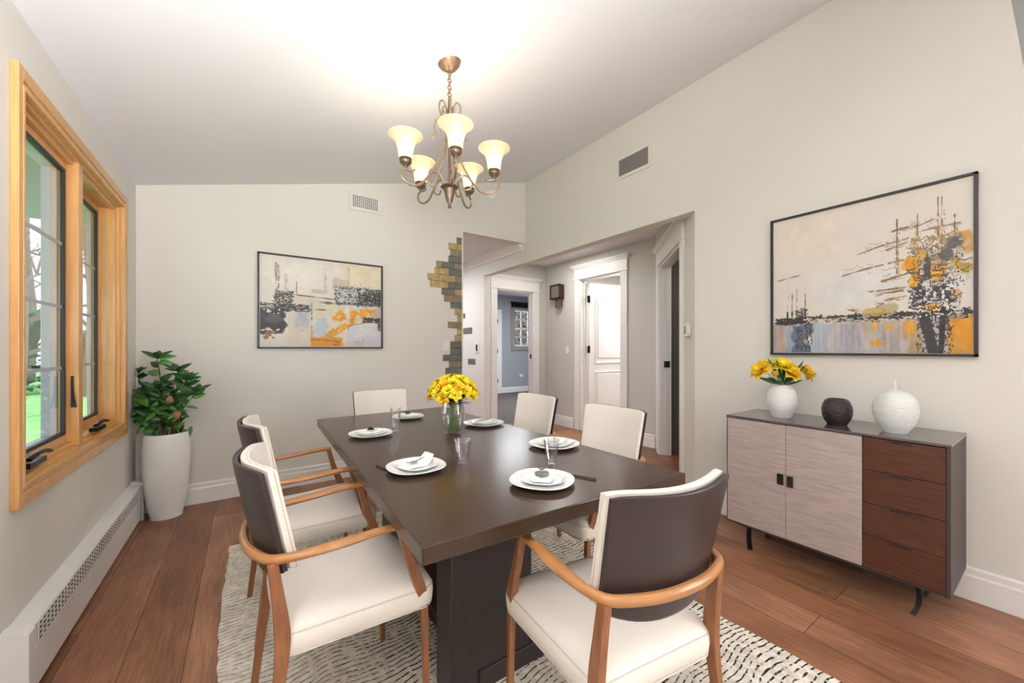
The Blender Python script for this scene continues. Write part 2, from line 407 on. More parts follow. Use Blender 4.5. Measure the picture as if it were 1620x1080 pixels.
# crown moulding on the kitchen wall
m = MB(); m.prism([(B, 2.455), (B-.02, 2.455), (B-.022, 2.475), (B-.05, 2.50), (B-.072, 2.53), (B-.075, 2.56), (B, 2.56)], 1, D+.05, 8.9)
structure(m.build('trim_1', 'trim', smooth=False), 'white crown moulding above the kitchen wall', 'moulding')

# hall: end wall y=HY with door 1, far wall x=HX with door 2, 45 degree wall with door 3
HY, HX = 4.97, 4.1
m = MB(); m.box(B+.11, 3.136, HY, HY+.12, 0, 2.66); m.box(3.85, 8.2, HY, HY+.12, 0, 2.66); m.box(3.136, 3.85, HY, HY+.12, 2.13, 2.66)
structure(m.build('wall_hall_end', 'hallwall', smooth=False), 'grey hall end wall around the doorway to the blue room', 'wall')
def hy(px):      # y on the far hall wall for a photo column
    u = (px-810)/610.32; return HX*(math.cos(.6036)-u*math.sin(.6036))/(math.sin(.6036)+u*math.cos(.6036))
d2a, d2b = hy(983), hy(918)                     # near and far jamb of door 2
m = MB(); m.box(HX, HX+.12, 2.8, d2a, 0, 2.66); m.box(HX, HX+.12, d2b, HY+.02, 0, 2.66); m.box(HX, HX+.12, d2a, d2b, 2.24, 2.66)
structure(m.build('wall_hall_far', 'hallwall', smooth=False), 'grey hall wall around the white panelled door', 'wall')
# angled wall, local frame along t
P1 = Vector((B, 1.672, 0)); P2 = Vector((4.1, 2.87, 0)); LA = (P2-P1).length; ANG = math.atan2(P2.y-P1.y, P2.x-P1.x)
def angled(name, mm, label, cat, kind='structure'):
    o = mm[0].build(name, mm[1], smooth=False); o.location = P1; o.rotation_euler = (0, 0, ANG)
    return structure(o, label, cat)
t0, t1 = .42, 1.43
m = MB(); m.box(.0, t0, -.12, 0, 0, 2.57); m.box(t1, LA+.05, -.12, 0, 0, 2.57); m.box(t0, t1, -.12, 0, 2.16, 2.57)
o = angled('wall_hall_angled', (m, 'wall'), 'angled wall at the right end of the hall opening', 'wall')
# rooms behind
m = MB(); m.box(3.15, 3.75, 2.3, 3.1, 2.552, 2.5699); m.box(3.2, 3.7, 2.35, 3.05, 2.546, 2.5525)
structure(m.build('trim_6', 'trim', smooth=False), 'flat white hatch in the hallway ceiling', 'ceiling hatch')
m = MB(); m.box(.34, 1.56, -1.16, -1.145, 0, .14)
angled('baseboard_closet', (m, 'trim'), 'baseboard inside the dark doorway', 'baseboard')
_u = (1071-810)/610.32; _d = Vector((math.sin(.6036)+_u*math.cos(.6036), math.cos(.6036)-_u*math.sin(.6036), 0)); _n = Vector((math.sin(ANG), -math.cos(ANG), 0))
_t = (P1.dot(_n)+1.16)/_d.dot(_n); _p = _d*_t; _lx = (_p-P1).dot(Vector((math.cos(ANG), math.sin(ANG), 0)))
if .36 < _lx < 1.54:
    o = bx(_lx-.05, _lx+.05, -1.16, -1.15, 1.16, 1.28).build('light_switch', 'plastic', smooth=False, bevel=.002); o.location = P1; o.rotation_euler = (0, 0, ANG); tag(o, 'pale switch inside the narrow dark doorway at the right of the hall', 'switch')
area('fill_light_closet', P1+Vector((math.cos(ANG), math.sin(ANG), 0))*.9+_n*.7+Vector((0, 0, 2.45)), (0, 0, 0), .2, .2, 3, (1, .97, .94))  # small added fill, lifts the dark closet wall a little
m = MB(); m.box(6.5, 6.6, .6, 5, 0, 2.7); m.box(4.2, 6.6, 4.94, 4.968, 0, 2.7); m.box(4.2, 6.6, 2.0, 2.04, 0, 2.7)
structure(m.build('wall_den', 'kitchenwall', smooth=False), 'white walls of the room behind the panelled door', 'wall')
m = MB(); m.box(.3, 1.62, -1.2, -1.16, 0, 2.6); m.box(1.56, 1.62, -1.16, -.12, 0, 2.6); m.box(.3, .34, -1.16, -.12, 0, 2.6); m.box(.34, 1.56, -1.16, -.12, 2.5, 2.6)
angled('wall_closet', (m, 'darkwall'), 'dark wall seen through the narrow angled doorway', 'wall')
m = MB(); m.box(3.0, 6.15, 8.8, 8.9, 0, 2.7); m.box(6.9, 8.2, 8.8, 8.9, 0, 2.7); m.box(6.15, 6.9, 8.8, 8.9, 0, 1.28); m.box(6.15, 6.9, 8.8, 8.9, 2.3, 2.7)
m.box(8.1, 8.2, 5.09, 8.9, 0, 2.7); m.box(3.0, 3.02, 5.09, 8.9, 0, 2.7)
structure(m.build('wall_blue_room', 'roomwall', smooth=False), 'blue-grey walls of the far room with a small window', 'wall')

# ------------------------------------------------------------------ baseboards
def bb_prof(d): return [(0, 0), (d, 0), (d, .115), (d-.004, .125), (d-.004, .15), (.004, .158), (0, .158)]
def baseboard(name, axis, plane, sgn, a, b, label, dd=.018):
    m = MB(); pts = [(plane+sgn*x, z) for x, z in bb_prof(dd)]
    m.prism(pts, axis, a, b)
    return structure(m.build(name, 'trim', smooth=False), label, 'baseboard')
baseboard('baseboard_back', 0, D, -1, -A+.02, OX, 'white baseboard along the back wall')
baseboard('baseboard_right', 1, B, -1, -3.6, 1.672, 'white baseboard under the sideboard wall')
baseboard('baseboard_kitchen', 1, B, -1, 4.93, 8.9, 'white baseboard of the kitchen wall')
baseboard('baseboard_left', 1, -A, 1, 3.77, D, 'short white baseboard behind the planter')
baseboard('baseboard_hall', 1, HX, -1, d2b+.13, HY, 'white baseboard of the far hall wall')
baseboard('baseboard_hall_near', 1, HX, -1, 2.87, d2a-.13, 'white baseboard between the two hall doors')
baseboard('baseboard_blue_room', 0, 8.8, -1, 5.72, 8.1, 'white baseboard of the blue room')

# ------------------------------------------------------------------ door casings in the hall
def casing(name, w0, w1, top, place, label, cw=.105, side=1, depthj=.12):
    """casing in local frame: x along the wall, y=0 wall face, +y toward viewer side * side"""
    root = empty(name); root.location = place[0]; root.rotation_euler = (0, 0, place[1]); structure(root, label, 'door frame')
    s = side
    def yb(a, b): return (min(s*a, s*b), max(s*a, s*b))
    m = MB(); ya, yb_ = yb(0, .02)
    m.box(w0-cw, w0, ya, yb_, 0, top); m.box(w1, w1+cw, ya, yb_, 0, top)
    m.build('side_casing', 'trim', root, smooth=False, bevel=.003)
    m = MB(); ya, yb_ = yb(0, .028); m.box(w0-cw-.015, w1+cw+.015, ya, yb_, top, top+.022)
    ya, yb_ = yb(0, .022); m.box(w0-cw, w1+cw, ya, yb_, top+.022, top+.15)
    for k in range(4):
        ya, yb_ = yb(0, .03+.012*k); m.box(w0-cw-.012*k-.01, w1+cw+.012*k+.01, ya, yb_, top+.15+.014*k, top+.164+.014*k)
    m.build('header', 'trim', root, smooth=False)
    m = MB(); ya, yb_ = yb(-depthj, .002)
    m.box(w0-.002, w0+.018, ya, yb_, 0, top); m.box(w1-.018, w1+.002, ya, yb_, 0, top); m.box(w0, w1, ya, yb_, top-.018, top+.002)
    ya, yb_ = yb(-.075, -.06); m.box(w0+.01, w0+.03, ya, yb_, 0, top); m.box(w1-.03, w1-.01, ya, yb_, 0, top)
    m.build('jamb', 'trim', root, smooth=False)
    return root
casing('trim_2', 3.136, 3.85, 2.13, ((0, HY, 0), 0), 'white door frame to the blue room at the hall end', side=-1)
c2 = casing('trim_3', d2a, d2b, 2.24, ((HX, 0, 0), PI/2), 'white door frame around the panelled door in the hall', side=1)
c3 = casing('trim_4', t0, t1, 2.16, (P1, ANG), 'white door frame of the narrow doorway at the hall right end', side=1)
bx(-.02, .02, -.06, .0, 1.0, 1.07).build('strike_plate', 'black', c3, smooth=False, loc=(t1-.018, -.04, 0))
m = MB(); m.box(-.006, .01, -.01, .03, 1.05, 1.12); m.build('strike_plate', 'black', bpy.data.objects['trim_2'], smooth=False, loc=(3.83, .04, 0))
# door 2: leaf open into the room, hinged on the far jamb
dl = empty('door_1', (HX+.13, d2b-.02, 0), math.radians(-6)); structure(dl, 'white two-panel door standing open in the hall', 'door')
m = MB(); LW = .80; LH = 2.2
m.box(0, LW, -.035, 0, .012, LH); m.build('door_leaf', 'doorwhite', dl, smooth=False)
def arch_panel(z0, z1, arch):
    pts = [(.13, z0), (LW-.13, z0)]; n = 12
    if arch:
        for k in range(n+1):
            t = k/n; pts.append((LW-.13-(LW-.26)*t, z1-.07+.07*math.sin(PI*t)))
    else: pts += [(LW-.13, z1), (.13, z1)]
    return pts
for z0, z1, ar in ((.16, .86, False), (1.0, 2.04, True)):
    pts = arch_panel(z0, z1, ar)
    m = MB(); m.tube([(x, -.036, z) for x, z in pts], .009, 6, closed=True); m.build('panel_moulding', 'doorwhite', dl)
    cx = sum(p[0] for p in pts)/len(pts); cz = sum(p[1] for p in pts)/len(pts)
    m = MB(); m.prism([(cx+(x-cx)*.86, cz+(z-cz)*.92) for x, z in pts], 1, -.042, -.034); m.build('door_panel', 'doorwhite', dl, bevel=.006)
for z in (.28, 1.2, 1.95):
    m = MB(); m.box(-.035, .012, -.05, -.036, z-.05, z+.05); m.tube([(-.01, -.052, z-.055), (-.01, -.052, z+.055)], .01, 8)
    m.build('hinge', 'black', dl)
# far room door and window
fd = empty('door_2', (4.78, 8.8, 0)); structure(fd, 'pale closed door in the blue room', 'door')
bx(0, .8, -.03, 0, .01, 2.15).build('door_leaf', 'doorwhite', fd, smooth=False)
m = MB(); m.box(-.1, 0, -.045, 0, 0, 2.15); m.box(.8, .92, -.045, 0, 0, 2.15); m.box(-.1, .92, -.045, 0, 2.15, 2.27); m.build('door_frame', 'trim', fd, smooth=False)
for z in (.3, 1.1, 1.9): bx(.77, .8, -.05, -.03, z, z+.1).build('hinge', 'black', fd, smooth=False)
w2 = empty('window_2', (6.15, 8.8, 1.28)); structure(w2, 'small paned window of the blue room with dark shade roll', 'window')
m = MB(); m.box(-.13, 0, -.02, 0, 0, 1.02); m.box(.75, .88, -.02, 0, 0, 1.02); m.box(-.13, .88, -.02, 0, -.12, 0); m.box(-.13, .88, -.02, 0, 1.02, 1.12)
m.build('window_casing', 'ventgrey', w2, smooth=False)
m = MB()
for z in (.02, .5, 1.0): m.box(0, .75, .02, .06, z-.025, z+.025)
for x in (0.02, .255, .495, .73): m.box(x-.012, x+.012, .03, .05, 0, 1.02)
for z in (.26, .75): m.box(0, .75, .03, .05, z-.012, z+.012)
m.build('sash', 'trim', w2, smooth=False)
bx(0, .75, .038, .042, 0, 1.02).build('window_pane', 'glass', w2, smooth=False)
m = MB(); m.tube([(-.15, -.06, 1.2), (.9, -.06, 1.2)], .035, 10); m.box(-.13, .88, -.06, -.04, 1.08, 1.2); m.build('shade_roll', 'black', w2)
bx(6.32, 6.44, 8.785, 8.8, .42, .5).build('wall_outlet', 'plastic', smooth=False, bevel=.003)
tag(bpy.data.objects['wall_outlet'], 'white outlet low on the blue-grey wall of the far room', 'outlet')

# ------------------------------------------------------------------ WINDOW 1
w1 = empty('window_1', (-A, 2.8, 0)); w1.location = (-A, 0, 0); structure(w1, 'double oak casement window in the left wall', 'window')
cy0, cy1, cz0, cz1 = 2.055, 3.545, .655, 2.2
def stepframe(mb, y0, y1, z0, z1, iy0, iy1, iz0, iz1, xa, xb):
    mb.box(xa, xb, y0, iy0, z0, z1); mb.box(xa, xb, iy1, y1, z0, z1); mb.box(xa, xb, iy0, iy1, z0, iz0); mb.box(xa, xb, iy0, iy1, iz1, z1)
m = MB()
stepframe(m, cy0, cy1, cz0, cz1, cy0+.035, cy1-.05, cz0+.045, cz1-.045, 0, .022)
stepframe(m, cy0+.03, cy1-.045, cz0+.04, cz1-.04, WY0-.01, WY1+.01, WZ0-.01, WZ1+.01, 0, .016)
stepframe(m, WY0-.016, WY1+.016, WZ0-.016, WZ1+.016, WY0, WY1, WZ0, WZ1, -.01, .024)
m.build('window_casing', 'oak', w1, smooth=False, bevel=.003)
# jamb liner and stepped stops
m = MB(); stepframe(m, WY0-.002, WY1+.002, WZ0-.002, WZ1+.002, WY0+.012, WY1-.012, WZ0+.012, WZ1-.012, -.13, .0)
stepframe(m, WY0, WY1, WZ0, WZ1, WY0+.024, WY1-.026, WZ0+.028, WZ1-.03, -.13, -.018)
m.build('window_jamb', 'oak', w1, smooth=False, bevel=.002)
MY0, MY1 = 2.72, 2.78
bx(-.115, .0, MY0, MY1, WZ0+.012, WZ1-.012).build('mullion', 'oak', w1, smooth=False, bevel=.003)
bars = (1.12, 1.405, 1.70)
for (a, b) in ((WY0+.024, MY0), (MY1, WY1-.026)):
    q_ = 0 if a < 2.5 else -.052
    s = MB(); stepframe(s, a, b, WZ0+.028, WZ1-.03, a+.045, b-.03, WZ0+.075, WZ1-.07, -.06, -.038)
    so = s.build('sash', 'oak', w1, smooth=False, bevel=.002); so.location.x = q_
    g = MB(); stepframe(g, a+.04, b-.025, WZ0+.07, WZ1-.065, a+.053, b-.04, WZ0+.085, WZ1-.08, -.05, -.036); g.build('gasket', 'gasket', so, smooth=False)
    g = MB()
    for z in bars: g.box(-.05, -.044, a+.045, b-.03, z-.007, z+.007)
    g.build('muntin', 'alum', so, smooth=False)
    bx(-.048, -.046, a+.045, b-.03, WZ0+.075, WZ1-.07).build('window_pane', 'glass', so, smooth=False)
    g = MB(); stepframe(g, a+.0, b-.0, WZ0+.03, WZ1-.03, a+.03, b-.035, WZ0+.07, WZ1-.07, -.113+q_*.4, -.062+q_); g.build('exterior_frame', 'alum', w1, smooth=False, bevel=.004)
    # crank at the sill
    h0 = MB(); yc = a+.10 if a < 2.5 else a+.23; zz = WZ0+.032
    h0.box(-.022, .012, yc-.05, yc+.09, zz, zz+.02)
    pts = spline([(0.0, yc-.03, zz+.03), (0.01, yc+.02, zz+.045), (0.01, yc+.09, zz+.04), (0.005, yc+.14, zz+.028)], 5)
    h0.tube(pts, .012, 8, rb=.008); h0.build('crank_handle', 'black', w1)
m = MB(); m.box(-.024, -.016, MY0-.008, MY0+.001, .93, 1.08); m.tube(spline([(-.02, MY0-.006, 1.08), (-.016, MY0-.01, 1.0), (-.006, MY0-.014, .93)], 5), .004, 8); m.build('sash_lock', 'black', w1)

# ------------------------------------------------------------------ baseboard heater
ht = tag(empty('baseboard_heater', (-A, 0, 0)), 'long white baseboard heater with slotted grille below the oak window', 'heater')
hy0, hy1 = 1.975, 3.77
m = MB(); m.prism([(0, .03), (.062, .03), (.062, .168), (.060, .172), (.06, .25), (.045, .262), (0, .268)], 1, hy0+.012, hy1-.012); m.build('cover', 'heater', ht, smooth=False, bevel=.002)
m = MB(); m.prism([(0, 0), (.068, 0), (.068, .255), (.048, .27), (0, .276)], 1, hy0, hy0+.05); m.build('end_cap', 'heater', ht, smooth=False, bevel=.002)
m = MB(); m.prism([(0, 0), (.068, 0), (.068, .255), (.048, .27), (0, .276)], 1, hy1-.05, hy1); m.build('end_cap', 'heater', ht, smooth=False, bevel=.002)
bx(.0575, .0612, 2.07, 3.60, .178, .246).build('grille_recess', 'dark', ht, smooth=False)
m = MB(); n = 46; L0, L1 = 2.07, 3.60
for i in range(n+1):
    y = L0+(L1-L0)*i/n; m.box(.061, .0635, y-.004, y+.004, .178, .246)
for z in (.178, .194, .2115, .229, .246): m.box(.061, .0635, L0, L1, z-.0028, z+.0028)
m.build('grille', 'heater', ht, smooth=False)

# ------------------------------------------------------------------ outside the window
structure(bx(-40, -.9, -25, 45, -.6, -.4).build('ground', 'lawn', smooth=False), 'green lawn outside the oak window', 'lawn')
structure(bx(-3.0, -.85, -2, 4.3, 2.16, 2.3).build('porch_soffit', 'soffit', smooth=False), 'grey-teal porch soffit outside the top of the oak window', 'soffit')
def outtree(x, y, hgt, seed, label):
    r = random.Random(seed); t = tag(empty('bare_tree', (x, y, -.4)), label, 'tree', 'bare trees outside the window')
    tr = MB(); tr.tube(spline([(0, 0, 0), (.1, .05, hgt*.3), (-.1, .1, hgt*.65), (.1, 0, hgt)], 5), lambda q: .17*(1-q)+.03, 8); tr.build('trunk', 'treebark', t)
    br = MB()
    def grow(p, d, l, rad, dep):
        q = p+d*l; mid = (p+q)/2+Vector((r.uniform(-.1, .1), r.uniform(-.1, .1), r.uniform(0, .15)))*l
        br.tube([p, mid, q], lambda s_: rad*(1-.5*s_), 4)
        if dep:
            for _ in range(3): grow(q, (d+Vector((r.uniform(-.8, .8), r.uniform(-.8, .8), r.uniform(-.2, .7)))).normalized(), l*.68, rad*.55, dep-1)
    for k in range(9):
        z = hgt*(.15+.75*k/9); a = r.uniform(0, 6.28); grow(Vector((0, 0, z)), Vector((math.cos(a), math.sin(a), .5)).normalized(), hgt*.17, .06, 3)
    br.build('branches', 'treebark', t)
outtree(-4.5, 14.0, 9, 1, 'bare tree nearest the house, outside the oak window'); outtree(-4.4, 18.9, 10, 2, 'bare tree further across the lawn, right of the nearest one'); outtree(-8.6, 28.5, 11, 3, 'bare tree farthest left across the lawn')
for i, (x, y, r0, lab) in enumerate(((-7.2, 23, 2.5, 'round evergreen shrub on the lawn seen through the left sash'), (-14.5, 25, 2.6, 'larger evergreen shrub at the back of the lawn'), (-7.0, 31.5, 1.9, 'evergreen shrub behind the right sash of the window'))):
    m = MB(); rr = random.Random(i)
    for k in range(900):
        a = rr.uniform(0, 2*PI); u = rr.uniform(-.2, 1); s_ = math.sqrt(max(0, 1-u*u)); d = Vector((s_*math.cos(a), s_*math.sin(a), u))
        m.leaf(d*r0*rr.uniform(.75, 1)*1.0+Vector((0, 0, r0*.2)), d+Vector((rr.uniform(-.6, .6), rr.uniform(-.6, .6), .2)), r0*.22, r0*.1)
    o = m.build('evergreen_shrub', 'hedge', loc=(x, y, -.4)); tag(o, lab, 'shrub')
m = MB(); rr = random.Random(9)
for k in range(500):
    d = Vector((rr.uniform(-1, 1), rr.uniform(-1, 1), rr.uniform(-.3, 1)))
    m.tube([Vector((rr.uniform(-2, 2), rr.uniform(-.5, .5), rr.uniform(0, 4))), Vector((rr.uniform(-2, 2), rr.uniform(-.5, .5), rr.uniform(1, 5)))], .02, 3)
tag(m.build('bare_thicket', 'treebark', loc=(12, 16, -.4)), 'bare winter twigs outside the small far window', 'thicket')

# ------------------------------------------------------------------ stone tiles at the end of the back wall
def bxw(px): # x on the back wall for a column
    u = (px-810)/610.32; return D*(math.sin(.6036)+u*math.cos(.6036))/(math.cos(.6036)-u*math.sin(.6036))
TH = .066
rows = [ # (number of rows from top) list of (x0px, x1px, mat) ; z from top 2.47 down
    [(722, 730, 1)], [(709, 730, 0)], [(712, 719, 2), (719, 730, 2)], [(709, 730, 1)],
    [(690, 698, 2), (698, 719, 1), (719, 730, 2)], [(687, 709, 0), (709, 730, 1)], [(676, 698, 0), (698, 719, 0), (719, 730, 2)],
    [(680, 702, 0), (702, 708, 0), (708, 730, 1)], [(698, 719, 1), (719, 730, 0)], [(702, 730, 2)], [(712, 730, 1)], [(719, 730, 0)], [(723, 730, 0)],
    [(708, 730, 2)], [(723, 730, 0)], [(719, 730, 0)], [(712, 730, 1)], [(712, 730, 1)], [(700, 730, 1)], [(710, 730, 2)], [(704, 730, 1)], [(716, 730, 2)], [(690, 730, 2)], [(686, 730, 2)], [(700, 730, 0)], [(712, 730, 1)], [(706, 730, 2)], [(716, 730, 0)]]
zt = 2.45; names = ['stone_tan', 'stone_grey', 'stone_brown']
m = MB(); zz = zt; rh = .0725
for row in rows:
    for a, b, k in row:
        m.mi = k; X0, X1 = bxw(a)+.002, (OX-.002 if b == 730 else bxw(b)-.003)
        m.box(X0, X1, D-.012, D-.0005, zz-rh+.004, zz)
        m.mi = 3; m.box(X0-.004, X1+.002, D-.006, D-.0005, zz-rh, zz+.004)
    zz -= rh
    if zz < .08: break
tag(m.build('stone_tile_edging', names+['grout'], smooth=False), 'ragged column of tan and grey stone tiles at the end of the back wall', 'tile edging')
m = MB(); m.prism([(OX-.008, 0), (OX+.006, 0), (OX+.006, 2.535), (OX-.008, 2.535)], 1, D-.014, D+.12)
structure(m.build('trim_5', 'trim', smooth=False), 'thin white corner bead beside the stone tiles', 'corner trim')
def kwall(px, py):
    u = (px-810)/610.32; dx = math.sin(.6036)+u*math.cos(.6036); dy = math.cos(.6036)-u*math.sin(.6036); t = B/dx
    return dy*t, EYE+(551.53-py)/610.32*t
def kpatch(name, x0, y0, x1, y1, mt, label, cat, th=.01):
    a, z1 = kwall(x0, y0); b, z0 = kwall(x1, y1)
    o = bx(B-th, B-.0005, min(a, b), max(a, b), min(z0, z1), max(z0, z1)).build(name, mt, smooth=False, bevel=.002); tag(o, label, cat); return o
kpatch('stone_tile', 733.5, 519, 747, 527, 'stone_grey', 'lone grey stone tile on the white wall, right of the tile column', 'tile')
kpatch('stone_tile', 741, 567, 752, 576, 'stone_grey', 'small grey stone tile on the white wall below the dark switch', 'tile')
kpatch('stone_tile', 733, 496, 736, 503, 'stone_grey', 'sliver of grey tile on the white wall, topmost of its stray tiles', 'tile')
sw = kpatch('light_switch', 752.5, 543, 757.5, 558, 'plastic', 'dark light switch on the white wall beside the hall opening', 'switch')
a_, z_ = kwall(755, 550); bx(B-.013, B-.009, a_-.022, a_+.022, z_-.05, z_+.05).build('switch_toggle', 'black', sw, smooth=False)

# ------------------------------------------------------------------ small wall things
def onback(name, cx, cz, w_, h_, mt, label, cat, th=.01):
    o = bx(cx-w_/2, cx+w_/2, D-th, D-.0005, cz-h_/2, cz+h_/2).build(name, mt, smooth=False, bevel=.003); return tag(o, label, cat)
s_ = onback('light_switch', 1.80, 1.245, .075, .118, 'plastic', 'white rocker switch on the back wall left of the stone tiles', 'switch')
bx(1.783, 1.817, D-.014, D-.009, 1.21, 1.28).build('rocker', 'plastic', s_, smooth=False, bevel=.002)
v = tag(empty('air_vent', (.953, D, 2.622)), 'small white square-holed air vent high on the back wall above the painting', 'vent')
bx(-.118, .118, -.004, -.0005, -.058, .058).build('vent_backing', 'ventdark', v, smooth=False)
m = MB(); m.box(-.15, .15, -.012, -.0005, -.088, -.058); m.box(-.15, .15, -.012, -.0005, .058, .088); m.box(-.15, -.118, -.012, -.0005, -.058, .058); m.box(.118, .15, -.012, -.0005, -.058, .058)
m.build('vent_frame', 'wall', v, smooth=False, bevel=.003)
m = MB()
for i in range(14): x = -.118+.236*i/13; m.box(x-.003, x+.003, -.01, -.004, -.058, .058)
for i in range(7): z = -.056+.112*i/6; m.box(-.118, .118, -.0095, -.004, z-.003, z+.003)
m.build('vent_grid', 'plastic', v, smooth=False)
bx(.152, .165, -.012, -.0005, -.01, .01).build('vent_lever', 'plastic', v, smooth=False)
v = tag(empty('air_vent', (B, 2.25, 2.895)), 'grey louvred air vent high on the right wall above the hall opening', 'vent')
bx(-.004, -.0005, -.16, .16, -.075, .075).build('vent_backing', 'ventgrey', v, smooth=False)
m = MB(); m.box(-.012, -.0005, -.19, .19, -.105, -.075); m.box(-.012, -.0005, -.19, .19, .075, .105); m.box(-.012, -.0005, -.19, -.16, -.075, .075); m.box(-.012, -.0005, .16, .19, -.075, .075)
m.build('vent_frame', 'wall', v, smooth=False, bevel=.003)
m = MB()
for i in range(27): y = -.16+.32*i/26; m.prism([(-.011, y-.004), (-.009, y-.004), (-.003, y+.004), (-.005, y+.004)], 2, -.075, .075)
m.build('louvres', 'ventgrey', v, smooth=False)
sd = tag(empty('smoke_detector', (2.40, D, 3.03)), 'round white smoke detector high on the back wall behind the chandelier', 'smoke detector')
m = MB(); m.lathe([(0, .03), (.035, .03), (.05, .026), (.062, .012), (.066, 0), (0, 0)], seg=28); o = m.build('detector_body', 'plastic', sd); o.rotation_euler = (PI/2, 0, 0)
m = MB(); m.lathe([(0, .034), (.012, .034), (.014, .03), (0, .03)], seg=16); o = m.build('test_button', 'plastic', sd); o.rotation_euler = (PI/2, 0, 0)
# thermostat on the angled wall
th = tag(empty('thermostat'), 'white thermostat on the wall edge right of the hall doorway', 'thermostat'); th.location = P1+Vector((math.cos(ANG), math.sin(ANG), 0))*.18+Vector((0, 0, 1.365)); th.rotation_euler = (0, 0, ANG)
bx(-.06, .06, 0.0005, .028, -.055, .055).build('thermostat_body', 'plastic', th, smooth=False, bevel=.004); bx(-.03, .03, .028, .030, -.03, .035).build('display', 'ventgrey', th, smooth=False)
# door chime on the far hall wall
ya = hy(884)
ch = tag(empty('door_chime', (HX, ya, 1.21)), 'dark wooden door chime with hanging tubes on the hall wall', 'door chime')
def fz(py, px=882):
    u = (px-810)/610.32; t = HX/(math.sin(.6036)+u*math.cos(.6036)); return (551.53-py)/610.32*t
z0, z1 = fz(474), fz(452)
bx(-.09, -.001, -.13, .10, z0, z1).build('chime_box', 'chime', ch, smooth=False, bevel=.004)
m = MB(); m.box(-.10, -.09, -.135, .105, z0-.006, z0+.022); m.box(-.10, -.09, -.135, .105, z1-.022, z1+.006); m.box(-.10, -.09, -.135, -.105, z0, z1); m.box(-.10, -.09, .075, .105, z0, z1); m.build('front_frame', 'chime', ch, smooth=False)
bx(-.093, -.090, -.105, .075, z0+.02, z1-.02).build('chime_face', 'chimeface', ch, smooth=False)
for k in range(7):
    m = MB(); m.tube([(-.06, -.125+.021*k, z0), (-.06, -.125+.021*k, z0-.16+(abs(k-3)*.008))], .0105, 8); m.build('chime_tube', 'chimetube' if k % 2 else 'chime', ch)
bx(HX-.008, HX-.0005, hy(898)-.03, hy(898)+.03, 1.14, 1.24).build('light_switch', 'plastic', smooth=False, bevel=.003)
tag([q for q in bpy.data.objects if q.name.startswith('light_switch') and 'label' not in q][0], 'white switch on the hall wall below the door chime', 'switch')

